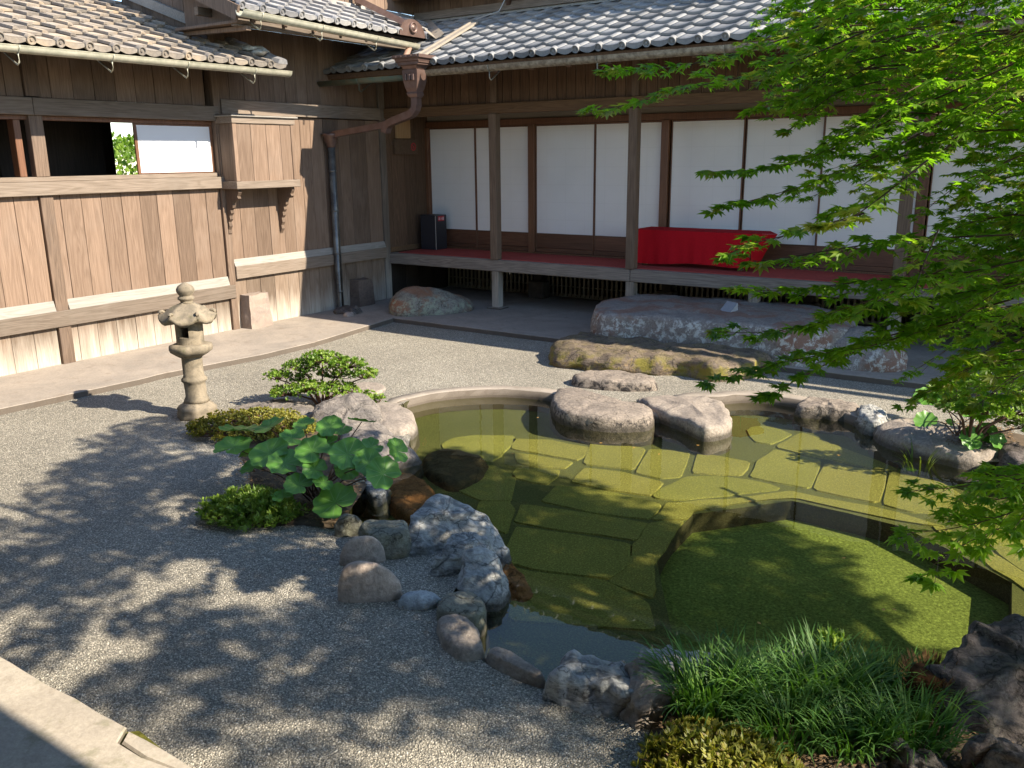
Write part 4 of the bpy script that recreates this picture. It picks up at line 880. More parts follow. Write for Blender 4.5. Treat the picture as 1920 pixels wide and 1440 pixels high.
# right bank
slab('long dark-sided kerb stone on the far right bank of the pond', [(1497, 754), (1515, 747), (1560, 748), (1600, 753), (1608, 764), (1590, 768), (1545, 764), (1505, 761)], .035, -.25, rk_brown, .03, .01, .04, .014, 6, 17)
slab('small split rock next to the dark-sided kerb stone', [(1612, 768), (1628, 760), (1650, 764), (1662, 778), (1650, 790), (1625, 786)], .05, -.2, rk_grey, .03, .01, .03, .02, 7, 18)
slab('broad pale flat stone on the right bank under the leopard plant', [(1650, 798), (1665, 788), (1720, 786), (1790, 798), (1860, 815), (1900, 828), (1880, 846), (1820, 852), (1760, 840), (1700, 824), (1668, 812)], .04, -.30, rk_tan, .05, .012, .05, .02, 4, 19, .6, 96)
slab('low brown stone on the right bank cut off by the frame', [(1880, 846), (1900, 832), (1990, 838), (2060, 870), (1990, 880), (1905, 866)], .06, -.2, rk_dark, .04, .012, .04, .02, 5, 20)
# left bank, behind the leopard plant
slab('mauve fissured rock with a domed top behind the leopard plant', [(582, 782), (598, 756), (640, 742), (672, 741), (700, 755), (713, 778), (712, 800), (660, 812), (600, 808)], .10, -.05, rk_mauve, .03, .06, .06, .022, 5, 21, .9, 96, tilt=(.45, 0))
slab('smooth flat grey rock at the far left corner of the pond', [(690, 762), (715, 752), (745, 756), (772, 770), (778, 788), (760, 802), (725, 806), (695, 795)], .05, -.3, rk_tan, .03, .02, .05, .010, 5, 22, .3)
slab('large sloping mauve rock reaching into the water beside the leopard plant', [(640, 800), (680, 792), (715, 798), (740, 818), (765, 838), (784, 850), (770, 858), (730, 864), (690, 866), (650, 850)], .07, -.2, rk_mauve, .03, .04, .05, .018, 5, 23, .8, 96, tilt=(.25, -.25))
slab('flat brown stone behind the yellow azalea mound', [(430, 768), (500, 750), (560, 752), (600, 770), (560, 790), (470, 790)], .05, -.03, rk_mauve, .03, .01, .03, .012, 6, 24)
dome('small pale jagged rock leaning on the lantern base', 384, 432, 770, 812, .11, rk_grey, .3, 2.2, .02, 9, 25, .9)
slab('flat stone set in gravel behind the open azalea', [(655, 722), (690, 715), (720, 722), (715, 732), (680, 736), (655, 730)], .02, -.02, rk_tan, .01, .005, .015, .004, 6, 66)
slab('pale upright rock standing in the dark pond inlet', [(690, 890), (712, 886), (722, 900), (716, 925), (700, 930), (688, 912)], .0, -.2, rk_grey, .03, .01, .04, .02, 6, 26)
dome('dark wet rock in the back of the pond inlet', 640, 700, 882, 945, .10, rk_olive, 0, 2.3, .03, 6, 67, .6, z0=-.08)
slab('submerged dark brown rock at the mouth of the inlet', [(800, 850), (850, 842), (905, 855), (890, 890), (845, 905), (805, 880)], -.115, -.25, rk_sub2, .03, .01, .04, .012, 5, 27)
slab('submerged rusty red rock in the pond inlet', [(735, 890), (765, 885), (800, 905), (812, 940), (790, 962), (750, 955), (728, 925)], -.10, -.25, rk_sub, .03, .01, .04, .012, 5, 28)
slab('submerged orange-brown rock below the grey jagged rocks', [(930, 1040), (965, 1060), (985, 1095), (965, 1100), (935, 1085)], -.10, -.25, rk_sub, .03, .02, .04, .02, 6, 29)
# left bank in front
dome('small round mossy stone under the lowest leopard leaf', 626, 682, 960, 1006, .12, rk_olive, 0, 2.3, .014, 7, 30, .3)
slab('blocky olive mossy stone left of the big layered rock', [(676, 985), (690, 976), (740, 975), (762, 980), (762, 998), (740, 1003), (690, 1000)], .13, -.03, rk_olive, .015, .012, .03, .012, 6, 31, .4)
slab('big blue-grey layered rock rising at the left pond edge', [(766, 1020), (772, 968), (798, 932), (832, 925), (878, 942), (912, 968), (934, 1008), (930, 1040), (885, 1034), (830, 1026)], .10, -.1, rk_grey, .03, .04, .05, .024, 3.4, 32, .75, 120, tilt=(.75, -.15))
slab('mid-sized grey rock in front of the big layered rock', [(832, 1030), (845, 1004), (880, 998), (912, 1010), (918, 1035), (890, 1046), (850, 1046)], .09, -.03, rk_grey, .02, .03, .04, .014, 8, 33, .8, 80, tilt=(.5, 0))
dome('dark-bellied oval rock on the gravel beside the cracked grey rock', 802, 884, 1028, 1080, .12, rk_grey, .2, 2.3, .018, 7, 34, .6)
slab('cracked block of grey rock standing at the water line', [(866, 1052), (872, 1030), (905, 1022), (934, 1040), (938, 1075), (928, 1108), (905, 1116), (874, 1094)], .09, -.15, rk_grey, .02, .03, .04, .018, 5, 35, .7, 96, tilt=(.7, 0))
dome('upper smooth round cobble resting on the gravel', 637, 725, 1003, 1060, .15, rk_cob, 0, 2.15, .008, 4, 36, 0)
dome('large smooth pink-grey cobble in front of the round one', 634, 756, 1046, 1130, .19, rk_cob, -.15, 2.3, .012, 3.5, 37, 0, asym=-.25)
dome('pale blue low stone between the large cobble and the bank stones', 746, 830, 1096, 1146, .07, rk_blue, -.1, 2.0, .012, 6, 38, .2)
slab('round-topped grey bank stone, upper of the two joined ones', [(822, 1128), (840, 1110), (875, 1106), (903, 1120), (906, 1142), (890, 1155), (850, 1150), (826, 1146)], .05, -.3, rk_olive, .02, .02, .04, .012, 7, 39, .3)
slab('oblong grey bank stone below the round-topped one', [(818, 1158), (840, 1148), (880, 1160), (898, 1185), (903, 1212), (870, 1218), (842, 1205), (824, 1180)], .05, -.25, rk_tan, .02, .015, .04, .012, 7, 40, .4)
slab('narrow plank-shaped bank stone lying slantwise by the sky reflection', [(914, 1216), (930, 1210), (975, 1232), (1016, 1258), (1010, 1266), (965, 1250), (920, 1226)], .05, -.15, rk_tan, .02, .008, .03, .008, 7, 41, .4)
slab('wide flat layered grey bank stone at the near pond edge', [(1028, 1268), (1050, 1240), (1085, 1231), (1140, 1236), (1190, 1250), (1198, 1275), (1185, 1300), (1130, 1290), (1070, 1278)], .10, -.2, rk_grey, .02, .02, .05, .018, 6, 42, 1.1, 110)
slab('knobbly pale bank stone right of the wide flat one', [(1180, 1250), (1215, 1242), (1250, 1255), (1262, 1280), (1250, 1300), (1205, 1312), (1182, 1290)], .11, -.15, rk_tan, .02, .02, .05, .026, 7, 43, .9, 96)
slab('dark layered stone half hidden by the lilyturf at the pond edge', [(1196, 1230), (1225, 1216), (1290, 1218), (1340, 1236), (1345, 1258), (1290, 1262), (1225, 1254)], .06, -.25, rk_grey, .03, .02, .05, .02, 6, 44, 1.1, 96)
slab('thin pinkish stone at the water line behind the lilyturf', [(1460, 1228), (1490, 1220), (1525, 1224), (1530, 1234), (1490, 1238)], .02, -.2, rk_mauve, .02, .01, .03, .01, 7, 45)
# right foreground
slab('large dark volcanic boulder filling the lower right corner', [(1738, 1288), (1790, 1215), (1850, 1168), (1905, 1158), (1990, 1175), (2090, 1230), (2100, 1400), (1960, 1420), (1850, 1385), (1770, 1350)], .16, -.2, rk_dark, .05, .06, .08, .035, 4.5, 46, .9, 140, tilt=(.55, .2))
dome('mossy brown boulder at the bottom right below the volcanic one', 1780, 1960, 1370, 1530, .22, rk_dark, 0, 2.3, .03, 6, 47, .8, n=110)
dome('dark knobbly rock at the bottom edge beside the brown boulder', 1600, 1790, 1382, 1480, .13, rk_dark, 0, 2.4, .035, 7, 48, .8, n=110)
# bits at the foot of the downpipe
dome('pale pebble at the foot of the downpipe', 644, 664, 582, 594, .05, rk_cob, 0, 2.1, .004, 8, 49, 0, z0=.055, name='pebble')
dome('dark drain stone below the downpipe outlet', 627, 680, 570, 590, .09, rk_dark, 0, 2.2, .03, 9, 50, .5, z0=.055)
# plaque on the long step
PQ = empty('plaque', G(1367, 583, .43), 'small grey wedge-shaped plaque resting on the long stone step', 'plaque')
def plaque():
    c = G(1366, 583, .435); vs = [(-.075, -.05, 0), (.075, -.05, 0), (.075, .06, 0), (-.075, .06, 0), (-.075, .05, .09), (.075, .05, .09)]
    rz = Matrix.Rotation(R(-24), 3, 'Z'); vs = [rz@Vector(v)+c for v in vs]
    link('plaque_face', mesh('plaque_face', vs, [(0, 1, 5, 4), (0, 3, 2, 1), (1, 2, 5), (0, 4, 3), (3, 4, 5, 2)], sign_m), PQ, (0, 0, 0))
plaque()

# ------------------------------------------------------------------ stone lantern
LB = Vector((2.54, -5.24, 0))
LN = empty('stone_lantern', LB, 'mossy stone lantern with upturned roof scrolls and bud finial on the gravel', 'lantern')
def nfn(seed, a=.006, lob=0, k=0):
    def f(r, z, an):
        q = Vector((math.cos(an)*r*14, math.sin(an)*r*14, z*14+seed)); s = 1+(lob*math.cos(k*an) if k else 0)
        return r*s+noise.noise(q)*a*(1 if r > .01 else 0)+noise.noise(q*2.5)*a*.4*(r > .01), z+noise.noise(q+Vector((5, 5, 5)))*a*.5
    return f
lathe('base', [(.001, -.03), (.15, -.03), (.155, .03), (.145, .06), (.15, .075), (.13, .10), (.105, .115), (.095, .125), (.001, .125)], LB, lantern_m, LN, 48, nfn(1, .008, .03, 8))
lathe('shaft', [(.001, .125), (.098, .125), (.092, .15), (.083, .17), (.082, .27), (.083, .285), (.097, .30), (.098, .315), (.085, .33), (.08, .34), (.078, .47), (.082, .50), (.001, .50)], LB, lantern_m, LN, 40, nfn(2, .006))
lathe('platform', [(.001, .495), (.085, .495), (.12, .515), (.155, .54), (.16, .565), (.155, .59), (.125, .60), (.10, .603), (.001, .603)], LB, lantern_m, LN, 48, nfn(3, .009, .04, 6))
# fire box: hexagonal, with openings
hb = []; fsb = []
r0 = .105
def wedge(a0, a1, z0, z1, ro=.105, ri=.07):
    vs = [LB+Vector((r*math.cos(a), r*math.sin(a), z)) for z in (z0, z1) for r, a in ((ro, a0), (ro, a1), (ri, a1), (ri, a0))]
    return vs, [(0, 1, 5, 4), (1, 2, 6, 5), (2, 3, 7, 6), (3, 0, 4, 7), (3, 2, 1, 0), (4, 5, 6, 7)]
vsA, fsA = [], []
# angle towards the camera
ac = math.atan2(CAM.y-LB.y, CAM.x-LB.x)
opens = [ac-R(28), ac-R(28)+math.pi]
for k in range(36):
    a0 = 2*math.pi*k/36; a1 = a0+2*math.pi/36; am = (a0+a1)/2
    op = any(abs((am-o_+math.pi) % (2*math.pi)-math.pi) < R(24) for o_ in opens)
    for (z0, z1) in ([(.60, .66), (.745, .775)] if op else [(.60, .775)]):
        v, f = wedge(a0, a1, z0, z1); b = len(vsA); vsA += v; fsA += [tuple(i+b for i in ff) for ff in f]
link('fire_box', mesh('fire_box', vsA, fsA, lantern_m), LN, (0, 0, 0))
def rooffn(r, z, an):
    q = Vector((math.cos(an)*r*12, math.sin(an)*r*12, z*12)); l = abs(math.cos(3*(an-ac-R(20)))) ; k = (r/.2)**2
    return r*(1+.08*l*k)+noise.noise(q)*.008, z+.045*(l**4)*k*k+noise.noise(q*2)*.005
lathe('lantern_roof', [(.001, .775), (.12, .772), (.19, .765), (.20, .785), (.195, .80), (.17, .825), (.14, .865), (.10, .90), (.06, .918), (.05, .925), (.001, .925)], LB, lantern_m, LN, 72, rooffn)
for k in range(6):
    a = ac+R(20)+k*math.pi/3; d = Vector((math.cos(a), math.sin(a), 0)); pts = []
    for i in range(10):
        th = -.6+i*.62; rr = .032*(1-i/14); pts.append(LB+d*(.185+rr*math.sin(th)*1.0)+Vector((0, 0, .845-rr*math.cos(th))))
    tubes('roof_scroll', [(pts, [.018-.001*i for i in range(10)])], lantern_m, LN, 7)
lathe('finial', [(.001, .92), (.055, .92), (.045, .93), (.05, .945), (.062, .955), (.06, .97), (.045, .978), (.05, .985), (.066, 1.01), (.068, 1.03), (.055, 1.055), (.03, 1.07), (.012, 1.083), (.001, 1.085)], LB, lantern_m, LN, 32, nfn(6, .006))

# ------------------------------------------------------------------ planting beds
def bed(name, px, z, mat, kind='structure'):
    P = resample([G(*q, 0) for q in px], 60); c = sum(P, Vector())/60; vs = []
    for s in (.0001, .4, .7, .9, 1.0):
        for p in P: q = c+(p-c)*s; vs.append(Vector((q.x, q.y, z*(1-s**4)*1+.004+noise.noise(q*9)*.012*(1-s**3))))
    fs = [(r_*60+k, (r_+1)*60+k, (r_+1)*60+(k+1) % 60, r_*60+(k+1) % 60) for r_ in range(4) for k in range(60)]
    return tag(link(name, mesh(name, vs, fs, mat, True), None, (0, 0, 0)), kind=kind)
bed('soil', [(450, 850), (460, 815), (520, 790), (620, 800), (700, 850), (690, 905), (655, 960), (640, 992), (560, 985), (470, 990), (450, 965), (470, 900)], .012, soil)
bed('soil', [(1230, 1340), (1300, 1290), (1450, 1265), (1700, 1280), (1850, 1330), (1980, 1420), (1980, 1560), (1500, 1560), (1200, 1560)], .04, soil)
bed('soil', [(1760, 828), (1780, 806), (1830, 800), (1900, 815), (1960, 830), (1920, 850), (1840, 846), (1760, 848)], .05, soil)

class Leaves:
    def __init__(s): s.v = []; s.f = []
    def quad(s, a, b, c, d): k = len(s.v); s.v += [a, b, c, d]; s.f.append((k, k+1, k+2, k+3))
    def blade(s, p, d, w, l, up):           # small pointed leaf, folded along the midrib
        d = d.normalized(); sd = d.cross(up)
        if sd.length < .05: sd = d.cross(Vector((1, 0, 0)))
        sd.normalize(); n = sd.cross(d); m_ = p+d*l*.5-n*w*.18; k = len(s.v)
        s.v += [p, m_+sd*w, p+d*l, m_-sd*w]; s.f += [(k, k+1, k+2), (k, k+2, k+3)]
    def build(s, name, mat, parent=None):
        o = link(name, mesh(name, s.v, s.f, mat), parent, (0, 0, 0)); return o
def rv(r): 
    while True:
        v = Vector((r.uniform(-1, 1), r.uniform(-1, 1), r.uniform(-1, 1)))
        if .05 < v.length < 1: return v.normalized()
def tuft(Lv, p, up, r, n, ll, lw, spread=.9):
    for i in range(n):
        a = r.uniform(0, 6.283); t = up.cross(Vector((math.cos(a), math.sin(a), .3))).normalized()
        d = (up*r.uniform(.35, 1.1)+t*spread*r.uniform(.5, 1)).normalized(); Lv.blade(p+d*ll*.15, d, lw*r.uniform(.8, 1.2), ll*r.uniform(.7, 1.15), up)
def mound(name, label, cat, c, rx, ry, h, mat, ntuft, ll, lw, seed, per=9, gaps=.0, under=None, mat2=None, frac2=0, rot=0, z0=.02, jitter=.25):
    r = random.Random(seed); e = empty(name, c, label, cat); A = Leaves(); B = Leaves(); br = []
    for i in range(ntuft):
        u = r.random(); a = r.uniform(0, 6.283); ph = math.acos(1-u*.98); q = Vector((math.sin(ph)*math.cos(a), math.sin(ph)*math.sin(a), math.cos(ph)))
        bump_ = 1+.22*noise.noise(q*2.6+Vector((seed, 0, 0)))+r.uniform(-jitter, .08)*(.6)
        if gaps and noise.noise(q*3.3+Vector((0, seed, 0))) > gaps: continue
        x, y = q.x*rx*bump_, q.y*ry*bump_; p = c+Vector((x*math.cos(rot)-y*math.sin(rot), x*math.sin(rot)+y*math.cos(rot), max(.01, q.z*h*bump_)+z0))
        up = (q+Vector((0, 0, .8))+rv(r)*.35).normalized(); tuft(B if r.random() < frac2 else A, p, up, r, per, ll, lw)
        if i % 6 == 0:
            b0 = c+Vector((x*.15, y*.15, 0)); br.append(([b0, b0.lerp(p, .5)+Vector((0, 0, -.01)), p], [.005, .003, .0015]))
    A.build('foliage', mat, e)
    if B.v: B.build('foliage', mat2, e)
    tubes('twigs', br, twig, e, 4); return e
cA = G(603, 775, 0)
# open bright azalea with spreading tiers
def tiered(name, label, c, tiers, mat, mat2, seed, ll=.028, lw=.0075, n=1.0):
    r = random.Random(seed); e = empty(name, c, label, 'shrub'); A = Leaves(); B = Leaves(); br = []
    for (dx, dy, z, rx, ry, nt) in tiers:
        tc_ = c+Vector((dx, dy, z)); trunk = [c+Vector((dx*.1, dy*.1, 0)), c+Vector((dx*.3, dy*.3, z*.45)), c+Vector((dx*.75, dy*.75, z*.8)), tc_-Vector((0, 0, .02))]
        br.append((trunk, [.011, .009, .006, .004]))
        for i in range(int(nt*n)):
            a = r.uniform(0, 6.283); s = math.sqrt(r.random()); p = tc_+Vector((math.cos(a)*s*rx, math.sin(a)*s*ry, (1-s*s)*.035+r.uniform(-.03, .02)))
            up = (Vector((math.cos(a)*s*.8, math.sin(a)*s*.8, 1))+rv(r)*.3).normalized(); tuft(B if p.z > c.z+z+.0 and r.random() < .45 else A, p, up, r, 10, ll, lw, .95)
            if i % 3 == 0: br.append(([tc_-Vector((0, 0, .03)), tc_.lerp(p, .5)-Vector((0, 0, .02)), p], [.004, .003, .0015]))
    A.build('foliage', mat, e); B.build('foliage', mat2, e); tubes('branch', br, twig, e, 5)
ax = Vector((_rt.x, _rt.y, 0)); fw_ = Vector((_rt.y*-1, _rt.x, 0))
def T(sx, fy, z, rx, ry, n): v = ax*sx+fw_*fy; return (v.x, v.y, z, rx, ry, n)
tiered('azalea_shrub', 'open-branched bright green azalea with spreading tiers on the gravel near the lantern', G(606, 762, 0), [T(-.37, .0, .26, .10, .09, 42), T(-.17, .05, .33, .16, .14, 95), T(.02, .0, .41, .18, .15, 120), T(.22, .02, .35, .17, .14, 100), T(.36, -.02, .27, .12, .12, 60),
   T(-.28, -.04, .14, .15, .13, 85), T(-.08, -.08, .18, .18, .14, 110), T(.16, -.06, .16, .18, .14, 90), T(.36, -.03, .08, .12, .09, 45), T(-.22, .1, .22, .14, .1, 50), T(.1, .1, .25, .2, .1, 70), T(.46, .0, .05, .07, .06, 20)], az_b, az_l, 5, .023, .0062, 1.6)
mound('azalea_mound', 'low yellowish clipped azalea mound between the lantern and the leopard plant', 'shrub', G(478, 815, 0), .46, .26, .14, az_y, 1900, .020, .0055, 8, 8, 0, mat2=az_f, frac2=.35, rot=R(34), z0=.03)
mound('azalea_mound', 'low fresh green azalea mound below the leopard plant at the gravel edge', 'shrub', G(468, 975, 0), .29, .17, .15, az_g, 900, .034, .0055, 9, 10, 0, mat2=az_l, frac2=.4, rot=R(34), z0=.02, jitter=.9)
mound('azalea_mound', 'olive-yellow azalea mound at the bottom edge in front of the lilyturf', 'shrub', G(1345, 1455, 0), .25, .17, .12, az_f, 620, .030, .0068, 10, 9, 0, mat2=az_y, frac2=.4, rot=R(30), z0=.01, jitter=.4)
tiered('azalea_shrub', 'sunlit pale-green azalea on the right bank beneath the maple', G(1815, 830, .08), [T(-.18, 0, .36, .14, .12, 60), T(.02, .0, .42, .20, .15, 110), T(.25, 0, .38, .22, .16, 110), T(-.02, -.08, .27, .22, .14, 100), T(.25, -.06, .24, .24, .16, 110), T(.45, 0, .28, .2, .16, 80), T(.05, .1, .2, .25, .1, 70), T(.4, .0, .12, .2, .14, 70)], az_l, az_b, 12, .03, .009)

# ------------------------------------------------------------------ leopard plants
def bigleaf_obj(parent, p, rad, tilt_dir, tilt, spin, seed, cup=.12):
    r = random.Random(seed); vs, fs, uv = [], [], []; nr, na = 7, 40; a0 = .05
    nrm = (Vector((0, 0, 1))*math.cos(tilt)+Vector(tilt_dir).normalized()*math.sin(tilt)).normalized(); t1 = nrm.cross(Vector((math.sin(spin), math.cos(spin), .01))).normalized(); t2 = nrm.cross(t1)
    for i in range(nr+1):
        s = i/nr
        for j in range(na+1):
            an = a0+(2*math.pi-2*a0)*j/na; w = 1+.05*math.sin(an*9+seed)*s; notch = 1-.75*math.exp(-((min(an, 2*math.pi-an))/.24)**2)
            rr = .92*rad*s*w*(.45+.55*notch)*(1.0 if i else 0); z = cup*rad*(s**2)+.06*rad*math.sin(an*3+seed)*s*s+.045*rad*math.sin(an*9+seed*2)*s**2
            cx_ = -.30*rad; vs.append(p+t1*(rr*math.cos(an)*1.0)+t2*(rr*math.sin(an)*1.12)+nrm*z); uv.append((j/na, s))
    for i in range(nr):
        for j in range(na): a = i*(na+1)+j; fs.append((a, a+1, a+na+2, a+na+1))
    me = mesh('leaf', vs, fs, leop, True); ul = me.uv_layers.new(name='UVMap')
    for lp in me.loops: ul.data[lp.index].uv = uv[lp.vertex_index]
    return link('leaf', me, parent, (0, 0, 0))
def leopard(label, base, leaves, seed, stem=stem_m):
    e = empty('leopard_plant', base, label, 'plant'); st = []
    cam_d = Vector((CAM.x-base.x, CAM.y-base.y, 0)).normalized()
    for i, (px, py, z, rad, dirx, diry, tilt, spin) in enumerate(leaves):
        p = G(px, py, z); sd = ax*dirx-fw_*diry   # dirx: toward picture right, diry: toward the viewer
        bigleaf_obj(e, p, rad, sd if sd.length > 0 else Vector((0, 0, 1)), R(tilt*.75), R(spin), seed+i)
        b = base+Vector((random.Random(i).uniform(-.08, .08), random.Random(i+9).uniform(-.06, .06), .02)); mid = b.lerp(p, .55)+Vector((0, 0, .04))
        st.append(([b, b.lerp(mid, .6)+Vector((0, 0, .02)), mid, p-Vector((0, 0, .004))], [.0055, .005, .004, .003]))
    tubes('stalk', st, stem, e, 6); return e
LPV = [(505, 800, .40, .10, -.2, .1, 25, 200), (450, 806, .36, .125, -.1, 1, -12, 250), (438, 838, .31, .12, -.4, .6, 20, 260), (505, 850, .33, .115, -.2, 1, 38, 190), (478, 874, .24, .09, -.7, .5, 30, 220),
 (535, 868, .30, .11, .4, 1, 30, 160), (548, 822, .36, .085, .2, .6, 28, 150), (585, 845, .38, .10, 0, 1, 42, 180), (610, 832, .34, .09, .2, .8, 34, 140), (618, 800, .42, .085, .2, 1, 40, 170),
 (652, 852, .37, .115, .25, 1, 38, 150), (590, 880, .30, .075, .4, .8, 45, 150), (696, 838, .36, .075, .3, .5, 30, 110), (678, 790, .44, .085, .2, -.5, 28, 20), (570, 796, .40, .07, -.1, .6, 20, 180),
 (718, 888, .30, .105, .6, 1, 56, 160), (690, 868, .33, .095, .5, 1, 45, 140), (745, 845, .36, .085, 1, .5, 62, 120), (560, 908, .22, .085, .2, 1, 36, 170), (628, 942, .13, .125, -.1, 1, 40, 185),
 (640, 806, .38, .07, .1, 1, 20, 90), (530, 930, .16, .06, .0, 1, 20, 200), (605, 905, .24, .06, .5, .5, 40, 100), (470, 850, .26, .07, -.4, .2, 20, 230), (575, 862, .27, .08, -.3, .8, 30, 210), (650, 880, .26, .08, .4, .8, 50, 130)]
leopard('leopard plant with many big round glossy leaves on the left bank of the pond', G(598, 945, .02), LPV, 100)
LPR = [(1738, 745, .22, .10, -.3, 1, 40, 200), (1735, 790, .10, .085, -.2, 1, 55, 190), (1795, 722, .30, .085, .2, 1, 35, 150), (1765, 755, .18, .06, .2, 1, 40, 160), (1822, 822, .12, .085, -.2, 1, 60, 170), (1850, 812, .13, .085, .1, 1, 55, 180), (1870, 826, .10, .075, .4, 1, 58, 160),
 (1805, 772, .16, .07, .4, .8, 35, 130), (1835, 780, .17, .06, 0, 1, 40, 180), (1782, 792, .08, .035, 0, 1, 40, 180)]
leopard('sunlit leopard plant with bright translucent round leaves on the right bank', G(1805, 822, .08), LPR, 300)

# dead leaf litter and red stalks under plants
def inside(p, poly):
    c = False; n = len(poly)
    for i in range(n):
        a, b = poly[i], poly[(i+1) % n]
        if (a.y > p.y) != (b.y > p.y) and p.x < (b.x-a.x)*(p.y-a.y)/(b.y-a.y)+a.x: c = not c
    return c
def litter(name, px, n, seed, cols, sz=.02, z=.03, poly=None):
    r = random.Random(seed); A = Leaves(); poly = poly and [G(*q) for q in poly]
    for i in range(n):
        a, b, c, d = px; p = G(r.uniform(a, b), r.uniform(c, d), z)+Vector((0, 0, r.uniform(0, .012)))
        if poly and not inside(p+Vector((r.uniform(-.06, .06), r.uniform(-.06, .06), 0)), poly): continue
        dd = Vector((r.uniform(-1, 1), r.uniform(-1, 1), r.uniform(-.2, .3))); A.blade(p, dd, sz*r.uniform(.15, .4), sz*r.uniform(.6, 1.5), rv(r)*.5+Vector((0, 0, 1)))
    o = A.build(name, cols); return tag(o, kind='stuff')
dead = plain('dead_leaf', (.26, .17, .09), .85, 0, .2, .4, 30, 0, (.13, .08, .045))
litter('leaf_litter', (425, 690, 850, 992), 2600, 3, dead, .022, .012, [(440, 850), (450, 810), (520, 790), (620, 800), (690, 860), (680, 905), (650, 955), (630, 985), (560, 978), (500, 940), (460, 900)]); litter('leaf_litter', (1770, 1900, 790, 838), 700, 4, dead, .022, .05)
litter('leaf_litter', (1240, 1900, 1290, 1440), 2500, 8, dead, .022, .045); litter('fallen_leaves', (500, 1000, 1010, 1400), 60, 6, dead, .012, .006); litter('fallen_leaves', (20, 460, 820, 1180), 25, 7, dead, .012, .006)
# a few leaves afloat
r_ = random.Random(5); A = Leaves()
for (px, py) in [(1130, 830), (1190, 838), (1236, 850), (1070, 770), (1010, 782), (1200, 776), (1305, 834), (1576, 854), (1672, 1140), (1586, 1045), (1420, 1165), (1770, 850), (1410, 940), (1655, 1145), (1100, 745), (965, 850)]:
    p = G(px, py, WZ+.003); a = r_.uniform(0, 6.28); A.blade(p, Vector((math.cos(a), math.sin(a), .02)), .007, .028, Vector((0, 0, 1)))
tag(A.build('floating_leaves', plain('orange_dead_leaf', (.45, .24, .05), .6)), kind='stuff')

# ------------------------------------------------------------------ lilyturf, iris, stump
def grassclump(name, label, c, n, rx, ry, hl, wd, mat, seed, rot=0, lean=None, kind=None, cat='grass plant'):
    r = random.Random(seed); vs, fs = [], []
    for i in range(n):
        a = r.uniform(0, 6.283); s = math.sqrt(r.random()); x, y = math.cos(a)*s*rx, math.sin(a)*s*ry
        b = c+Vector((x*math.cos(rot)-y*math.sin(rot), x*math.sin(rot)+y*math.cos(rot), 0)); da = a+r.uniform(-.9, .9)+rot; d = Vector((math.cos(da), math.sin(da), 0))*(.35+.65*s)*r.uniform(.5, 1.3)
        if lean: d += lean*r.uniform(.2, 1)
        l = hl*r.uniform(.6, 1.2); w = wd*r.uniform(.7, 1.2); sd = Vector((-d.y, d.x, 0)).normalized() if d.length > .01 else Vector((1, 0, 0)); k = len(vs); p = b.copy(); el = R(r.uniform(68, 88)); m_ = 7
        for j in range(m_):
            u = j/(m_-1); ww = w*(1-u**2.2)*.5+.0004; vs += [p+sd*ww+Vector((0, 0, .0012)), p-sd*ww+Vector((0, 0, .0012))]
            hd = d.normalized() if d.length > .01 else Vector((1, 0, 0)); e_l = el-R(120)*min(1.0, d.length)*u**1.4; p = p+(hd*math.cos(e_l)+Vector((0, 0, math.sin(e_l))))*(l/(m_-1))
            if j < m_-1: fs.append((k+2*j, k+2*j+1, k+2*j+3, k+2*j+2))
    e = empty(name, c, label, cat); link('blades', mesh('blades', vs, fs, mat, True), e, (0, 0, 0)); return e
for i, (px, py, n, rx, ry, hl, lab) in enumerate([(1330, 1330, 330, .16, .13, .26, 'dark lilyturf tuft at the left end of the clump beside the knobbly stone'), (1440, 1325, 260, .16, .12, .24, 'lilyturf tuft second from the left behind the olive azalea'),
    (1540, 1320, 300, .17, .13, .25, 'tall sunlit lilyturf tuft in the middle of the near bank'), (1640, 1330, 260, .15, .13, .22, 'lilyturf tuft just left of the shaggy brown stump'), (1600, 1405, 200, .14, .10, .19, 'short lilyturf tuft at the bottom beside the dark knobbly rock'), (1700, 1400, 230, .15, .11, .2, 'lilyturf tuft over the leaf litter between the stump and the knobbly rock'), (1480, 1390, 200, .15, .10, .19, 'low lilyturf tuft between the olive azalea and the taller tufts')]):
    grassclump('lilyturf', lab, G(px, py, .03), n, rx, ry, hl, .0085, grass_m, 40+i, R(34), None)['group'] = 'lilyturf tufts on the near bank'
grassclump('lilyturf', 'small bright lilyturf tuft right of the shaggy stump against the boulder', G(1775, 1345, .04), 50, .035, .035, .17, .008, az_b, 60)['group'] = 'lilyturf tufts on the near bank'
grassclump('iris_plant', 'young iris blades rising from the water by the right bank', G(1718, 888, WZ-.1), 24, .09, .05, .26, .013, iris_m, 61, cat='plant')
mound('leafy_seedling', 'pale broad-leaved seedling sprouting above the lilyturf at the pond edge', 'plant', G(1558, 1250, .05), .07, .05, .13, az_l, 40, .035, .008, 62, 7)
def stump():
    c = G(1735, 1330, .02); e = empty('fern_stump', c, 'shaggy brown fibrous stump between the lilyturf and the dark boulder', 'stump')
    lathe('stump_core', [(.001, -.02), (.085, -.02), (.08, .05), (.065, .11), (.05, .15), (.001, .16)], c, plain('brown_fibre', (.11, .05, .022), .95, 0, .1, .5, 40, .8), e, 24, nfn(8, .03))
    r = random.Random(4); A = Leaves()
    for i in range(700):
        a = r.uniform(0, 6.283); z = r.uniform(.0, .16); rr = .085-.2*z*.2; p = c+Vector((math.cos(a)*rr, math.sin(a)*rr, z)); A.blade(p, Vector((math.cos(a)*.5, math.sin(a)*.5, r.uniform(.3, 1.3))), .0035, r.uniform(.02, .06), Vector((0, 0, 1)))
    A.build('fibres', plain('rusty_fibre', (.20, .12, .05), .9, 0, .1, .5, 20, 0, (.10, .045, .02)), e)
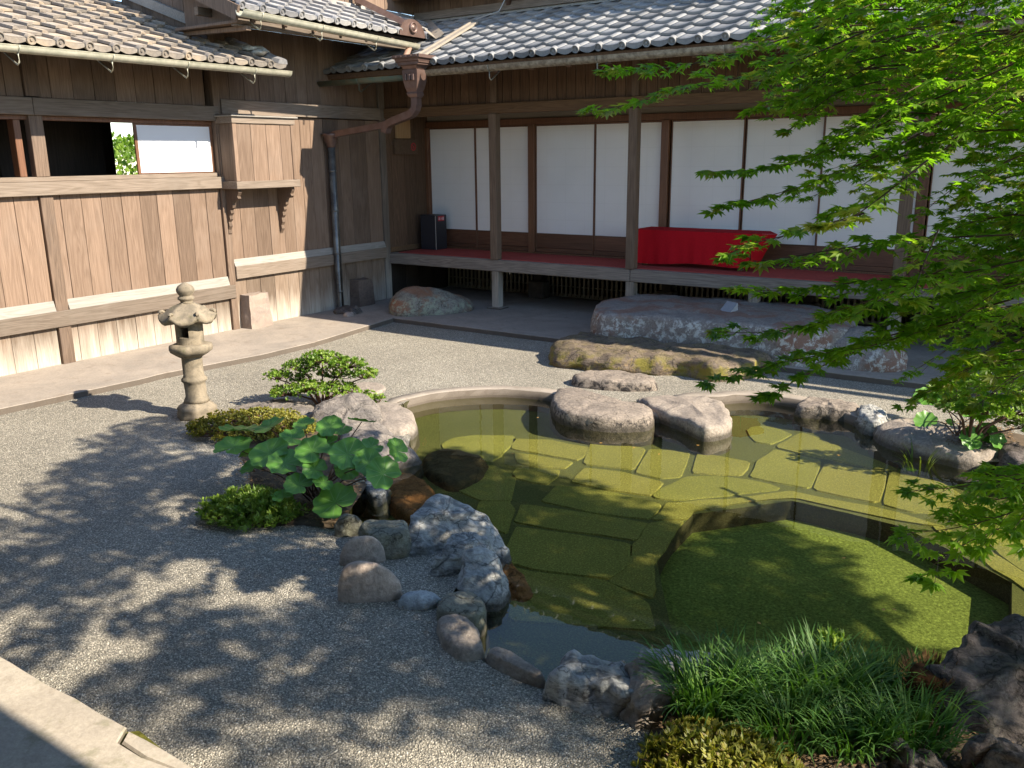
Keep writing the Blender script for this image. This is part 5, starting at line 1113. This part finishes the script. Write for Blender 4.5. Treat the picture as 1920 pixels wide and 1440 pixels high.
stump()

# ------------------------------------------------------------------ maple
LOBES = [(-2.25, .45), (-1.45, .78), (-.72, .96), (0, 1.12), (.72, .96), (1.45, .78), (2.25, .45)]
class Maple:
    def __init__(s): s.v = []; s.f = []; s.n = 0
    def leaf(s, p, fwd, nrm, R_, r):
        fwd = (fwd-nrm*fwd.dot(nrm)); 
        if fwd.length < .05: return
        fwd.normalize(); sd = nrm.cross(fwd); k0 = len(s.v); s.v.append(p); s.n += 1
        for a, l in LOBES:
            l = l*R_; d = fwd*math.cos(a)+sd*math.sin(a); q = fwd*-math.sin(a)+sd*math.cos(a); m_ = p+d*l*.42-nrm*l*.02; w = .175*l+.02*R_; k = len(s.v)
            s.v += [m_+q*w, p+d*l-nrm*l*.22, m_-q*w]; s.f.append((k0, k, k+1, k+2))
mp_near = Maple(); mp_young = Maple(); mp_high = Maple(); tw = []; tw_red = []
def spray(path, width, mp, r, rad=.033, step=.055, lstep=.042, droop=.35, dens=1.0, young=0, tiptaper=True, thick=.004):
    P = [Vector(p) for p in path]; P = smooth_poly([P[0]]+P+[P[-1]], 5)[5:5*(len(P)+1)-4] if len(P) > 2 else [P[0].lerp(P[-1], i/8) for i in range(9)]
    cum = [0]
    for a, b in zip(P[:-1], P[1:]): cum.append(cum[-1]+(b-a).length)
    T_ = cum[-1]; tw.append((P, [thick*(1-.75*i/(len(P)-1)) for i in range(len(P))]))
    def at_(t):
        for j in range(len(P)-1):
            if cum[j+1] >= t: u = (t-cum[j])/max(1e-6, cum[j+1]-cum[j]); return P[j].lerp(P[j+1], u), (P[j+1]-P[j]).normalized()
        return P[-1], (P[-1]-P[-2]).normalized()
    t = T_*.04; side = 1
    while t < T_:
        p, tg = at_(t); u = t/T_; w = width*(.25+.75*math.sin(math.pi*min(1, (1-u)*1.25)*.5)) if tiptaper else width
        s_ = tg.cross(Vector((0, 0, 1))); 
        if s_.length < .1: s_ = Vector((1, 0, 0))
        s_.normalize(); d = (tg*r.uniform(.5, .8)+s_*side*r.uniform(.6, 1)+Vector((0, 0, r.uniform(-.15, .2)))).normalized(); ln = w*r.uniform(.6, 1.1); nseg = max(2, int(ln/lstep)); q = p.copy(); pts = [p]
        for j in range(nseg):
            d = (d+Vector((0, 0, -droop*.10))+rv(r)*.08).normalized(); q = q+d*(ln/nseg); pts.append(q.copy())
            if r.random() < dens:
                for sg in (-1, 1):
                    sdv = d.cross(Vector((0, 0, 1))).normalized()*sg; fwd = (d*.6+sdv*.7+Vector((0, 0, -r.uniform(.2, .9)))).normalized(); nr = (Vector((0, 0, 1))+rv(r)*.55).normalized()
                    (mp_young if r.random() < young else mp).leaf(q+sdv*.008, fwd, nr, rad*r.uniform(.65, 1.15), r)
        (mp_young if r.random() < young else mp).leaf(q, (d+Vector((0, 0, -.5))).normalized(), (Vector((0, 0, 1))+rv(r)*.5).normalized(), rad*r.uniform(.7, 1.1), r)
        if len(pts) > 2: tw.append((pts[::max(1, len(pts)//3)]+[pts[-1]], [thick*.5]+[thick*.3]*(len(pts[::max(1, len(pts)//3)])-1)+[thick*.2]))
        side = -side; t += step*r.uniform(.7, 1.3)
    p, tg = at_(T_)
    for k in range(4): (mp_young if young else mp).leaf(p, (tg+rv(r)*.6+Vector((0, 0, -.3))).normalized(), (Vector((0, 0, 1))+rv(r)*.5).normalized(), rad*r.uniform(.6, .9), r)
rr = random.Random(21)
# sprays reaching into the court (from the crown on the right toward the left)
VIS = [([(1560, 40, 3.2), (1400, 95, 3.3), (1270, 125, 3.35), (1130, 135, 3.4)], .16, .25), ([(1620, 60, 3.0), (1450, 130, 3.1), (1290, 165, 3.2), (1180, 195, 3.25), (1095, 210, 3.3)], .17, .3),
 ([(1640, 120, 3.1), (1500, 190, 3.2), (1420, 205, 3.2)], .2, .1), ([(1900, 120, 3.0), (1700, 210, 3.1), (1560, 280, 3.2), (1450, 315, 3.25), (1335, 322, 3.3)], .20, .05),
 ([(1850, 180, 3.0), (1650, 290, 3.1), (1500, 350, 3.15), (1345, 392, 3.2)], .18, .03), ([(1800, 260, 3.0), (1640, 370, 3.0), (1560, 400, 3.0)], .16, 0), ([(1740, 300, 2.6), (1610, 400, 2.5), (1540, 425, 2.4)], .10, 1.0),
 ([(1620, 400, 2.9), (1480, 440, 3.0), (1400, 460, 3.0), (1350, 488, 3.05)], .12, .35), ([(1900, 440, 3.0), (1700, 450, 3.1), (1550, 470, 3.2), (1430, 490, 3.3), (1400, 480, 3.3)], .2, .05),
 ([(1950, 480, 3.0), (1760, 520, 3.1), (1600, 530, 3.2), (1480, 545, 3.3), (1375, 542, 3.35)], .2, .05), ([(1950, 520, 3.1), (1750, 560, 3.2), (1560, 600, 3.3), (1440, 622, 3.4), (1335, 622, 3.4)], .22, .05),
 ([(1900, 560, 3.1), (1700, 620, 3.2), (1560, 660, 3.3), (1420, 690, 3.4), (1320, 718, 3.4)], .2, .02), ([(1800, 600, 3.1), (1600, 660, 3.2), (1500, 710, 3.3), (1430, 745, 3.35)], .15, 0),
 ([(1780, 500, 3.0), (1640, 560, 3.05), (1540, 590, 3.1)], .18, .1), ([(1760, 430, 2.8), (1730, 500, 2.75), (1710, 560, 2.7)], .10, .9),
 ([(2050, 880, 3.2), (1900, 900, 3.2), (1780, 915, 3.2), (1700, 920, 3.2)], .22, 0), ([(2050, 900, 3.1), (1900, 960, 3.1), (1790, 990, 3.1), (1690, 1000, 3.1)], .22, 0), ([(1950, 960, 3.1), (1830, 1010, 3.1), (1760, 1050, 3.1), (1735, 1085, 3.1)], .16, 0),
 ([(2000, 920, 3.4), (1880, 935, 3.4), (1800, 950, 3.4)], .22, 0), ([(2080, 860, 3.0), (1950, 880, 3.0), (1860, 900, 3.0)], .24, 0)]
for pth_, w, yg in VIS: spray([D(a, b, c) for a, b, c in pth_], w, mp_near, rr, young=yg, rad=.041, step=.045, lstep=.038, thick=.003)
# dense crown at the right: many sprays all falling toward the left
for i in range(400):
    px, py = rr.uniform(1500, 2150), rr.uniform(-160, 800)
    lim = 1430+max(0, (py-120))*.55 if py < 420 else 1700+abs(py-560)*.25
    if py < 120: lim = 1400
    if py > 740: continue
    if px < lim+60: continue
    if 230 < py < 640 and px < 1800 and rr.random() < .78: continue
    dd = rr.uniform(3.0, 4.6); a = D(px+90, py-50, dd); b = D(px-rr.uniform(60, 120), py+rr.uniform(0, 60), dd+rr.uniform(-.2, .4)); m_ = a.lerp(b, .5)+Vector((0, 0, .04))
    spray([a, m_, b], rr.uniform(.14, .24), mp_near, rr, young=.2 if py < 180 or px > 1800 else .04, rad=rr.uniform(.031, .043), step=.055, lstep=.045, thick=.0028)
# the crown overhead, outside the frame, which shades gravel and pond
def inside(p, poly):
    c = False; n = len(poly)
    for i in range(n):
        a, b = poly[i], poly[(i+1) % n]
        if (a.y > p.y) != (b.y > p.y) and p.x < (b.x-a.x)*(p.y-a.y)/(b.y-a.y)+a.x: c = not c
    return c
SH1 = [G(*q) for q in [(400, 800), (250, 790), (140, 850), (60, 960), (-120, 1010), (-200, 1120), (-60, 1190), (60, 1260), (250, 1350), (500, 1480), (1150, 1480), (1260, 1310), (1020, 1260), (900, 1180), (860, 1060), (760, 1010), (640, 1015), (520, 1025), (410, 1020), (375, 930), (385, 860)]]
SH2 = [G(*q, SZ) for q in [(760, 850), (950, 850), (1010, 905), (1180, 945), (1290, 985), (1290, 1120), (1290, 1220), (1200, 1290), (1020, 1300), (900, 1230), (880, 1100), (880, 1030), (700, 960)]]
SH3 = [G(*q, PZ) for q in [(1260, 1010), (1400, 985), (1530, 1020), (1600, 1100), (1700, 1180), (1620, 1200), (1750, 1260), (1500, 1320), (1250, 1300), (1150, 1150)]]
SH4 = [G(*q, .1) for q in [(1250, 1290), (1700, 1230), (1990, 1180), (1990, 1500), (1250, 1500)]]
cnt = 0
for poly, z, sp_, keep in ((SH1, 0, .27, .95), (SH1, 0, .31, .8), (SH2, SZ, .22, 1.0), (SH2, SZ, .27, .95), (SH3, PZ, .21, 1.0), (SH3, PZ, .26, 1.0), (SH4, .1, .32, .55)):
    x0 = min(v.x for v in poly); x1 = max(v.x for v in poly); y0_ = min(v.y for v in poly); y1_ = max(v.y for v in poly); y = y0_
    while y < y1_:
        x = x0
        while x < x1:
            g = Vector((x+rr.uniform(-.13, .13), y+rr.uniform(-.13, .13), z)); x += sp_
            if not inside(g, poly) or rr.random() > keep: continue
            if poly is SH1 and noise.noise(Vector((g.x*1.3, g.y*3.0, 3.3))) > .27: continue
            zz = rr.uniform(2.75, 4.3)
            for tr_ in range(6):
                p = g+SUN*((zz-z)/SUN.z); q = proj(p)
                if -150 < q[0] < 1560 and q[1] > -90 or (1560 <= q[0] < 2000 and q[1] > 500): zz += .3
                else: break
            else: continue
            a = rr.uniform(0, 6.283); L_ = rr.uniform(.34, .5); d = Vector((-math.cos(a)*.6-.4, math.sin(a), -.08)).normalized()
            spray([p-d*L_*.5, p, p+d*L_*.5], .22, mp_high, rr, young=0, rad=.044, step=.032, lstep=.042, thick=.004); cnt += 1
        y += sp_
TB = Vector((10.6, -5.6, 0)); MT = empty('maple_tree', TB, 'Japanese maple with layered fresh green leaves overhanging the pond from the right', 'tree')
tubes('trunk', [([TB+Vector((0, 0, -.1)), TB+Vector((.02, .0, .4)), TB+Vector((-.05, .05, 1.1)), TB+Vector((-.15, .0, 1.9)), TB+Vector((-.2, 0, 2.6))], [.16, .12, .10, .09, .07])], bark, MT, 14)
for pts in ([(-.1, 0, 1.4), (-.9, .1, 1.9), (-1.8, .2, 2.2), (-2.5, .1, 2.5)], [(-.15, 0, 1.9), (-1.2, -.5, 2.7), (-2.4, -.8, 3.1), (-3.6, -.9, 3.3)], [(-.2, 0, 2.5), (-.8, .6, 3.1), (-1.6, 1.5, 3.5)], [(-.2, 0, 2.5), (.6, -.1, 3.2), (1.8, .2, 3.7), (3.0, .4, 4.0)],
            [(-.1, 0, 1.2), (-.8, .9, 1.3), (-1.5, 1.5, 1.25), (-2.1, 1.8, 1.3)], [(-.05, 0, .9), (-.7, .2, 1.1), (-1.4, .3, 1.1), (-2.0, .2, 1.1)]):
    tubes('limb', [([TB+Vector(p) for p in pts], [.055, .04, .028, .012][:len(pts)] if len(pts) == 4 else [.05, .035, .012])], bark, MT, 8)
tubes('twigs', tw, plain('maple_twig', (.085, .05, .03), .7), MT, 4, caps=False)
for mpx, mt in ((mp_near, maple_m), (mp_young, maple_y), (mp_high, maple_m)): link('crown', mesh('crown', mpx.v, mpx.f, mt), MT, (0, 0, 0))
print('LEAVES', mp_near.n, mp_young.n, mp_high.n, 'clusters', cnt, 'twigs', len(tw))

# tree seen through the open window, beyond the room
FT = empty('garden_tree', (-7.5, .8, 0), 'bright green broadleaf tree seen through the open gap of the left window', 'tree')
tubes('trunk', [([(-7.5, .8, 0), (-7.5, .8, 1.5)], [.12, .08])], bark, FT, 10)
A = Leaves(); r_ = random.Random(9)
for i in range(3200):
    q = rv(r_)*r_.uniform(.75, 1.0); p = Vector((-7.5, .8, 1.35))+Vector((q.x*1.3, q.y*1.8, q.z*1.12)); tuft(A, p, (q+Vector((0, 0, .4))).normalized(), r_, 4, .10, .028)
A.build('crown', tree_m, FT)
